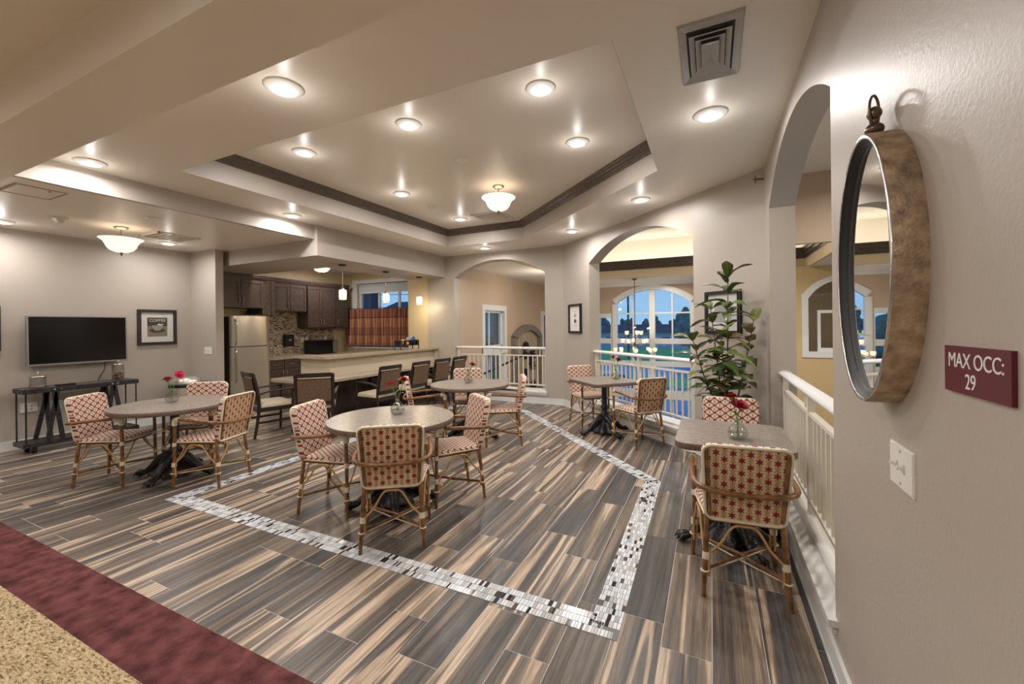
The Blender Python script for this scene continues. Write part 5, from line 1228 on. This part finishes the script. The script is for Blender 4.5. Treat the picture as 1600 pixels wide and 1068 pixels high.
# arched wooden panel with dried bunches
ad = thing('arched_panel', 'large arched wooden panel with dried lavender beyond the far arch', 'wall decor', (0, 0, 0))
M = plane_M((-5.03, 11.5, 0), (0, 1, 0))
zs_, zt_, hw_ = 1.22, 1.56, 1.03
R_ = (hw_ ** 2 + (zt_ - zs_) ** 2) / (2 * (zt_ - zs_)); cz_ = zt_ - R_
def arch_y(x, off=0): return cz_ + math.sqrt(max((R_ - off) ** 2 - x * x, 0))
mb = MB(); n = 20
for i in range(n):
    xa = -hw_ + 2 * hw_ * i / n; xb = -hw_ + 2 * hw_ * (i + 1) / n; ia = xa * .82; ib = xb * .82
    A = [(xa, arch_y(xa), 0), (xb, arch_y(xb), 0), (ib, arch_y(ib, .17), 0), (ia, arch_y(ia, .17), 0)]; B = [(x, y, .13) for x, y, _ in A]
    mb.add(A + B, [(4, 7, 6, 5), (0, 1, 5, 4), (3, 7, 6, 2)])
for s in (-1, 1): mb.box(min(s * hw_, s * hw_ * .82), max(s * hw_, s * hw_ * .82), -2.0, arch_y(hw_ * .9, .08), 0, .13)
mb.xf(M); part('frame', mb, 'shutter_frame', ad)
for k in range(4):
    w = hw_ * .82 * 2 / 4; xa = -hw_ * .82 + k * w + .012; xb = xa + w - .024
    pts = [(xa, -2.0), (xb, -2.0)] + [(xb + (xa - xb) * i / 5, arch_y(xb + (xa - xb) * i / 5, .16)) for i in range(6)]
    part('board', MB().prism(pts, .01, .03).xf(M), 'shutter_wood', ad)
part('rail_board', MB().box(-.82, .82, -.30, -.16, .03, .05).xf(M), 'shutter_wood', ad)
rb = random.Random(4)
for (bx, bz, r) in ((-.2, .85, .24), (.25, .55, .28), (-.25, .05, .26), (.32, -.35, .28), (-.05, -.55, .26), (.0, -1.1, .26)):
    b = MB()
    for k in range(60):
        q = rb.uniform(-1, 1) * 1.3 + PI / 2 * (1 if rb.random() < .8 else -1); L = r * rb.uniform(.5, 1.2); dz = rb.uniform(.02, .10)
        p0 = Vector((bx, bz - r * .3, .05)); p1 = p0 + Vector((math.cos(q) * L * .7, math.sin(q) * L, dz)); b.tube([p0, p1], [.006, .026], 4)
    b.xf(M); part('dried_bunch', b, 'lavender', ad)
# far window wall
fw = MB(); Wx = [(-3.40, -3.0), (-2.84, -.56), (-.40, .0)]
fw.box(-5.2, -3.40, YW, YW + .2, -3.2, 4.1); fw.box(-3.0, -2.84, YW, YW + .2, -3.2, 4.1); fw.box(-.56, -.40, YW, YW + .2, -3.2, 4.1); fw.box(0, 6.2, YW, YW + .2, -3.2, 4.1)
for a, b in (Wx[0], Wx[2]): fw.box(a, b, YW, YW + .2, 1.78, 4.1); fw.box(a, b, YW, YW + .2, -3.2, -1.75)
a, b = Wx[1]; hwd = (b - a) / 2; xc = (a + b) / 2; zs2, zt2 = 2.22, 2.66; R2 = (hwd ** 2 + (zt2 - zs2) ** 2) / (2 * (zt2 - zs2)); cz2 = zt2 - R2
def ay(x, off=0.0): return cz2 + math.sqrt(max((R2 - off) ** 2 - (x - xc) ** 2, 0))
for i in range(20):
    xa = a + (b - a) * i / 20; xb = a + (b - a) * (i + 1) / 20
    for y, fl_ in ((YW, 0), (YW + .2, 1)):
        fw.add([(xa, y, ay(xa)), (xb, y, ay(xb)), (xb, y, 4.1), (xa, y, 4.1)], [(0, 1, 2, 3)])
    fw.add([(xa, YW, ay(xa)), (xb, YW, ay(xb)), (xb, YW + .2, ay(xb)), (xa, YW + .2, ay(xa))], [(3, 2, 1, 0)])
fw.box(a, b, YW, YW + .2, -3.2, -1.75)
struct('wall_atrium_far', fw, 'peach_paint')
w3 = MB()
yy0, yy1 = YW + .04, YW + .12
for i in range(24):                           # arched head casing
    xa = a + (b - a) * i / 24; xb = a + (b - a) * (i + 1) / 24; o_ = .13
    xao = xc + (xa - xc) * 1.11; xbo = xc + (xb - xc) * 1.11
    w3.add([(xa, YW - .03, ay(xa) - .02), (xb, YW - .03, ay(xb) - .02), (xbo, YW - .03, ay(xb) + .13), (xao, YW - .03, ay(xa) + .13)], [(0, 1, 2, 3)])
    w3.add([(xa, YW - .03, ay(xa) - .02), (xb, YW - .03, ay(xb) - .02), (xb, YW + .15, ay(xb) - .02), (xa, YW + .15, ay(xa) - .02)], [(3, 2, 1, 0)])
    w3.add([(xao, YW - .03, ay(xa) + .13), (xbo, YW - .03, ay(xb) + .13), (xbo, YW, ay(xb) + .13), (xao, YW, ay(xa) + .13)], [(0, 1, 2, 3)])
w3.box(a - .127, a + .02, YW - .03, YW + .15, -1.8, 2.20); w3.box(b - .02, b + .127, YW - .03, YW + .15, -1.8, 2.20)
w3.box(xc - .085, xc + .085, YW - .017, YW + .143, -1.74, 2.62)
for x in (xc - .60, xc + .60): w3.box(x - .022, x + .022, yy0, yy1, -1.75, 2.55)
for z0, z1, p in ((1.86, 1.91, -.025), (.90, 1.07, .03), (.18, .34, .031), (-.84, -.58, .052), (-1.8, -1.7, .03)):
    w3.box(a + .021, b - .021, YW - p + .02, YW + .128, z0, z1)
    for q in (Wx[0], Wx[2]):
        if z0 < 1.5: w3.box(q[0] + .021, q[1] - .021, YW - p + .02, YW + .128, z0, z1)
for q in (Wx[0], Wx[2]): w3.box(q[0] - (.1 if q[0] < -2 else .0), q[0] + .02, YW - .024, YW + .139, -1.79, 1.76); w3.box(q[1] - .02, q[1] + (.0 if q[1] < -2 else .1), YW - .024, YW + .139, -1.79, 1.76); w3.box(q[0] - (.1 if q[0] < -2 else .0), q[1] + (.0 if q[1] < -2 else .1), YW - .026, YW + .141, 1.76, 1.9)
w3o = struct('window_3', w3, 'white_trim')
for (x0, x1) in ((a, xc - .62), (xc - .58, xc - .085), (xc + .085, xc + .58), (xc + .62, b)):
    for (z0, z1) in ((1.07, 1.86), (.34, .90), (-.58, .18), (-1.7, -.84)): part('pane', MB().box(x0, x1, YW + .075, YW + .081, z0, z1), 'window_glass', w3o)
    n = 6; pts = [(x0, 1.91), (x1, 1.91)] + [(x1 + (x0 - x1) * i / n, ay(x1 + (x0 - x1) * i / n)) for i in range(n + 1)]
    part('pane', MB().prism(pts, -.078, -.072).xf(plane_M((0, YW, 0), (1, 0, 0))), 'window_glass', w3o)
for q in (Wx[0], Wx[2]):
    for (z0, z1) in ((1.07, 1.76), (.34, .90), (-.58, .18), (-1.7, -.84)): part('pane', MB().box(q[0], q[1], YW + .075, YW + .081, z0, z1), 'window_glass', w3o)
# ceilings of the atrium: low soffits around a lit raised tray
TX0, TX1, TY1 = -3.7, 2.1, 12.3
struct('ceiling_atrium', MB().box(-5.2, TX0, 7.8, YW, ZA, ZA + .06).box(TX0, 6.2, TY1, YW, ZA, ZA + .06).box(TX1, 6.2, 8.5, TY1, ZA, ZA + .06), 'ceiling_paint')
struct('ceiling_atrium_tray', MB().box(-5.2, 6.2, 4.3, YW, 4.05, 4.1), 'ceiling_paint')
struct('trim_atrium_header', MB().box(.95, 6.2, 8.5, 8.62, ZA - .001, 4.06), 'peach_paint')
struct('trim_atrium_fascia', MB().box(TX0 - .06, TX0 + .006, 7.80, TY1, ZA - .003, 3.36).box(TX0 + .007, TX1 - .007, TY1 - .006, TY1 + .06, ZA - .004, 3.36).box(TX1 - .006, TX1 + .06, 8.63, TY1, ZA - .003, 3.36), 'cream_paint')
struct('trim_atrium_cove', MB().box(TX0 - .4, TX0 - .35, 7.8, TY1 + .4, ZA + .06, 4.06).box(TX0 - .4, TX1 + .4, TY1 + .70, TY1 + .75, ZA + .06, 4.06), 'ceiling_paint')
ac = MB()
for (w, z0, z1) in ((.02, 3.10, 3.16), (.05, 3.16, 3.24), (.08, 3.24, 3.31), (.10, 3.31, 3.36)):
    ac.box(TX0, TX1, TY1 - w, TY1 + .06, z0, z1); ac.box(TX0 - .06, TX0 + w, 7.80, TY1, z0, z1); ac.box(TX1 - w, TX1 + .06, 8.63, TY1, z0, z1)
struct('trim_atrium_crown', ac, 'crown_wood')
struct('trim_atrium_top', MB().box(-5.0, 6.0, YW - .05, YW, ZA - .09, ZA), 'white_trim')
wall_box('wall_atrium_right', 6.0, 6.2, 4.0, YW, -3.2, 4.1, 'yellow_paint')
wall_box('wall_atrium_near', .684, 6.2, 4.0, 4.2, -3.2, 4.1, 'yellow_paint') if False else None
wall_box('wall_atrium_side', XR + .2, 6.2, -.2, 0.0, -3.2, 4.1, 'yellow_paint')
struct('ceiling_atrium_side', MB().box(XR + .2, 6.2, 0.0, 4.4, 4.05, 4.1), 'ceiling_paint')
wall_box('wall_atrium_side_right', 6.0, 6.2, 0.0, 4.0, -3.2, 4.1, 'yellow_paint')
# inner yellow wall with an arched window seen through the near arch
yw = MB(); ya, yb = 1.98, 3.5; YY = 12.0
yw.box(1.35, ya, YY, YY + .12, -3.2, 2.87); yw.box(ya, yb, YY, YY + .12, -3.2, .74); yw.box(yb, 6.0, YY, YY + .12, -3.2, 2.87)
yhw = (yb - ya) / 2; yc = (ya + yb) / 2; yR = (yhw ** 2 + .42 ** 2) / (2 * .42); ycz = 2.62 - yR
def yay(x): return ycz + math.sqrt(max(yR ** 2 - (x - yc) ** 2, 0))
for i in range(16):
    xa = ya + (yb - ya) * i / 16; xb = ya + (yb - ya) * (i + 1) / 16
    yw.add([(xa, YY, yay(xa)), (xb, YY, yay(xb)), (xb, YY, 2.87), (xa, YY, 2.87)], [(0, 1, 2, 3)])
struct('wall_atrium_inner', yw, 'yellow_paint')
w4 = MB()
for i in range(16):
    xa = ya + (yb - ya) * i / 16; xb = ya + (yb - ya) * (i + 1) / 16; xai = yc + (xa - yc) * .86; xbi = yc + (xb - yc) * .86
    w4.add([(xai, YY - .02, yay(xa) - .11), (xbi, YY - .02, yay(xb) - .11), (xb, YY - .02, yay(xb) + .01), (xa, YY - .02, yay(xa) + .01)], [(0, 1, 2, 3)])
    w4.add([(xai, YY - .02, yay(xa) - .11), (xbi, YY - .02, yay(xb) - .11), (xbi, YY + .12, yay(xb) - .11), (xai, YY + .12, yay(xa) - .11)], [(3, 2, 1, 0)])
w4.box(ya - .02, ya + .11, YY - .022, YY + .121, .84, 2.22); w4.box(yb - .11, yb + .02, YY - .022, YY + .121, .84, 2.22); w4.box(ya - .02, yb + .02, YY - .03, YY + .122, .70, .84); w4.box(ya + .30, ya + .36, YY + .04, YY + .1, .93, 1.75); w4.box(ya + .3, yb - .1, YY + .039, YY + .101, 1.75, 1.82); w4.box(ya + .3, yb - .1, YY + .038, YY + .102, .84, .93)
w4o = struct('window_4', w4, 'white_trim'); part('pane', MB().box(ya + .1, yb - .1, YY + .08, YY + .086, .84, 2.2), 'window_glass', w4o)
t = thing('ceiling_speaker', 'round ceiling speaker seen through the top of the near arch', 'speaker', (1.0, 5.3, 4.05)); part('grille', MB().lathe([(.13, -.012), (.10, -.016), (.002, -.018)], 28), 'print_tan', t); part('ring', MB().lathe([(.24, 0), (.235, -.012), (.13, -.014)], 32, cap=False), 'ceiling_metal', t)
# chandelier
ch = thing('chandelier', 'bronze chandelier with many glowing glass cups beyond the middle arch', 'chandelier', (-2.02, 12.62, ZA))
part('canopy', MB().lathe([(.07, 0), (.07, -.02), (.02, -.05)], 16), 'bronze', ch); part('stem', MB().tube([(0, 0, -.04), (0, 0, -1.35)], .011, 8).tube([(0, 0, -1.35), (0, 0, -2.28)], .018, 8).ball((0, 0, -1.4), .04, 10, 6).ball((0, 0, -2.28), .06, 10, 6), 'bronze', ch)
for tier, (n, r, z) in enumerate(((8, .56, -2.12), (5, .36, -1.86), (3, .24, -1.62))):
    for k in range(n):
        q = 2 * PI * (k + .3 * tier) / n + .2; c, s = math.cos(q), math.sin(q)
        part('arm', MB().tube(smooth_path([(0, 0, z - .02), (r * .35 * c, r * .35 * s, z - .14), (r * .8 * c, r * .8 * s, z - .13), (r * c, r * s, z - .03)], 4), .008, 6), 'bronze', ch)
        part('glass_cup', MB().lathe([(.02, 0), (.044, .01), (.053, .05), (.058, .105)], 14, c=(r * c, r * s, z - .02), cap=False), 'cup_glass', ch)
lamp('lamp', 'POINT', (-2.02, 12.62, ZA - 1.48), 70, (1, .88, .72), .03)
lamp('lamp', 'POINT', (-3.6, 9.6, 2.2), 34, (1, .92, .82), .03)  # added lamp without a fixture, fills the left side of the atrium
# area lamps without fixtures, added to brighten the atrium; then the cove lamps
for x, y, z, e in ((.0, 9.6, 3.7, 60), (2.6, 9.9, 2.75, 22), (2.2, 6.3, 3.9, 70), (3.6, 2.2, 3.9, 50), (-1.2, 13.2, 2.8, 14)):
    lamp('lamp', 'AREA', (x, y, z), e * 1.3, (1, .92, .82), .3, None, math.radians(170))
for k in range(11): lamp('lamp', 'POINT', (-3.3 + k * .52, 12.46, 3.30), 7.0, (1, .95, .82), .03)
t = thing('stair_handrail', 'dark sloping stair handrail behind the far balustrade', 'handrail', (0, 0, 0)); part('rail', MB().tube([(-4.75, 8.35, .42), (-3.95, 9.0, .85)], .025, 8), 'dark_wood', t)
for bx_, by_, bz_ in ((-4.6, 8.47, .49), (-4.1, 8.88, .77)): part('newel', MB().tube([(bx_, by_, bz_), (bx_, by_, -3.2)], .014, 6), 'bronze', t)

# ------------------------------------------------------------------ outside at dusk
GZ = -3.4
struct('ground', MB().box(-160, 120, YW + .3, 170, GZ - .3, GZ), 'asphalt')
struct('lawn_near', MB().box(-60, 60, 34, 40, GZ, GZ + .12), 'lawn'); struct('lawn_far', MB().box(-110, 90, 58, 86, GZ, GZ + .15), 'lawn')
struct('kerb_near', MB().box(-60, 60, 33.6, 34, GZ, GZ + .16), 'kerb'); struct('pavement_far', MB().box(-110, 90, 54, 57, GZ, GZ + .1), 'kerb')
for x, l in ((-6, 'farthest left'), (-3.2, 'second from the left'), (-.4, 'second from the right'), (2.4, 'farthest right')): tag(part('parking_line', MB().box(x, x + .12, 18, 23, GZ, GZ + .01), 'road_line'), 'painted parking bay line on the blue asphalt outside, ' + l, 'road marking', 'parking bay lines')
rtree = random.Random(8)
def blob_mesh(seed):
    r = random.Random(seed); mb = MB()
    for k in range(26):
        q = r.uniform(0, 6.28); d = math.sqrt(r.random()) * 2.2; z = r.uniform(1.5, 6.2); mb.ball((d * math.cos(q) * (1.1 - z / 12), d * math.sin(q) * (1.1 - z / 12), z), r.uniform(.7, 1.3), 7, 5, (1, 1, .9))
    return mb.mesh('crown', 'tree_leaf')
TM = [blob_mesh(1), blob_mesh(2), blob_mesh(3)]; trunk = MB().tube([(0, 0, 0), (0, 0, 2.2)], [.25, .16], 7).mesh('trunk', 'bark')
for k in range(34):
    x = -66 + k * 3.0 + rtree.uniform(-.3, .3); y = 104 + 8 * (k % 2) + rtree.uniform(-1, 1)
    t = thing('tree', 'dark tree in the long row beyond the far lawn outside the windows', 'tree', (x, y, GZ), rtree.uniform(0, 6), 'trees beyond the lawn'); s = rtree.uniform(.85, 1.3); t.scale = (s * .62, s * .62, s)
    put('trunk', trunk, t); put('crown', rtree.choice(TM), t)
for (x, y, s, l) in ((-13.2, 46, .8, 'round dark tree outside the narrow window left of the chandelier'), (-2.4, 62, .95, 'dark tree outside behind the right edge of the arched window'), (-13, 22, .55, 'leafy tree right outside the tall window beyond the far arch')):
    t = thing('tree', l, 'tree', (x, y, GZ), 1.0); t.scale = (s, s, s); put('trunk', trunk, t); put('crown', TM[1], t)
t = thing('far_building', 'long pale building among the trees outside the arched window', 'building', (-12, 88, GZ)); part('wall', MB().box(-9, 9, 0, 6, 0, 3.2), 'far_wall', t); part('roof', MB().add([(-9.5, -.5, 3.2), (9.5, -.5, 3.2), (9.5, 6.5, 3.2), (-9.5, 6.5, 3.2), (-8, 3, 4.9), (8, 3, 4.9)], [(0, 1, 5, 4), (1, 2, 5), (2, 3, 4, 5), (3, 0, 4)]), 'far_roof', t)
for i in range(6): part('window', MB().box(-8 + i * 2.8, -6.6 + i * 2.8, -.05, 0, 1, 2.3), 'car_glass', t)
t = thing('house_wing', 'dark brick wing outside the kitchen window', 'building', (-15.5, 15, GZ)); part('wall', MB().box(-1.6, .95, 0, .5, 0, 7.2), 'pillar_brick', t); part('roof', MB().box(-1.9, 1.1, -.2, .7, 7.2, 7.4), 'far_roof', t)
t = thing('house_roof', 'low grey roof seen through the kitchen window', 'building', (-22.0, 26, GZ)); part('wall', MB().box(-6, 6, 0, 8, 0, 4.7), 'far_wall', t); part('roof', MB().add([(-6.6, -.6, 4.7), (6.6, -.6, 4.7), (6.6, 8.6, 4.7), (-6.6, 8.6, 4.7), (-4, 4, 7.2), (-2, 4, 7.2)], [(0, 1, 5, 4), (1, 2, 5), (2, 3, 4, 5), (3, 0, 4)]), 'far_roof', t)
def car(label, x, y, rz):
    t = thing('car', label, 'car', (x, y, GZ), rz)
    prof = [(-2.15, .35), (2.15, .35), (2.2, .7), (1.3, .92), (.7, 1.4), (-.9, 1.42), (-1.6, 1.0), (-2.15, .92)]
    mb = MB(); mb.prism(prof, -.85, .85); mb.xf(Matrix.Rotation(PI / 2, 4, 'X')); part('body', mb, 'car_paint', t)
    g = MB(); g.prism([(1.15, .95), (.66, 1.34), (-.86, 1.36), (-1.4, 1.0)], -.86, .86); g.xf(Matrix.Rotation(PI / 2, 4, 'X')); part('windows', g, 'car_glass', t)
    for xx in (-1.35, 1.35):
        for yy in (-.8, .8): part('wheel', MB().lathe([(.1, -.1), (.33, -.1), (.33, .1), (.1, .1)], 14, c=(xx, yy, .33), ax=Matrix.Rotation(PI / 2, 3, 'X')), 'black_plastic', t)
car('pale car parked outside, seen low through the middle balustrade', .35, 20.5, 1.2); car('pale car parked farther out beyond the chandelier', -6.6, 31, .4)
for i, (y0, z0) in enumerate(((59.2, 6.2), (59.2, 7.3))):
    tag(part('power_line', MB().tube([(-60, y0, z0 + 1.5), (-20, y0, z0), (30, y0, z0 + 2.2)], .05, 4), 'cord'), ['lower', 'upper'][i] + ' overhead power line across the dusk sky outside', 'cable')
t = thing('power_pole', 'utility pole outside the arched window', 'pole', (-10.5, 60, GZ)); part('shaft', MB().tube([(0, 0, 0), (0, 0, 11)], .14, 7), 'bark', t); part('crossbar', MB().box(-1, 1, -.06, .06, 10, 10.15), 'bark', t)
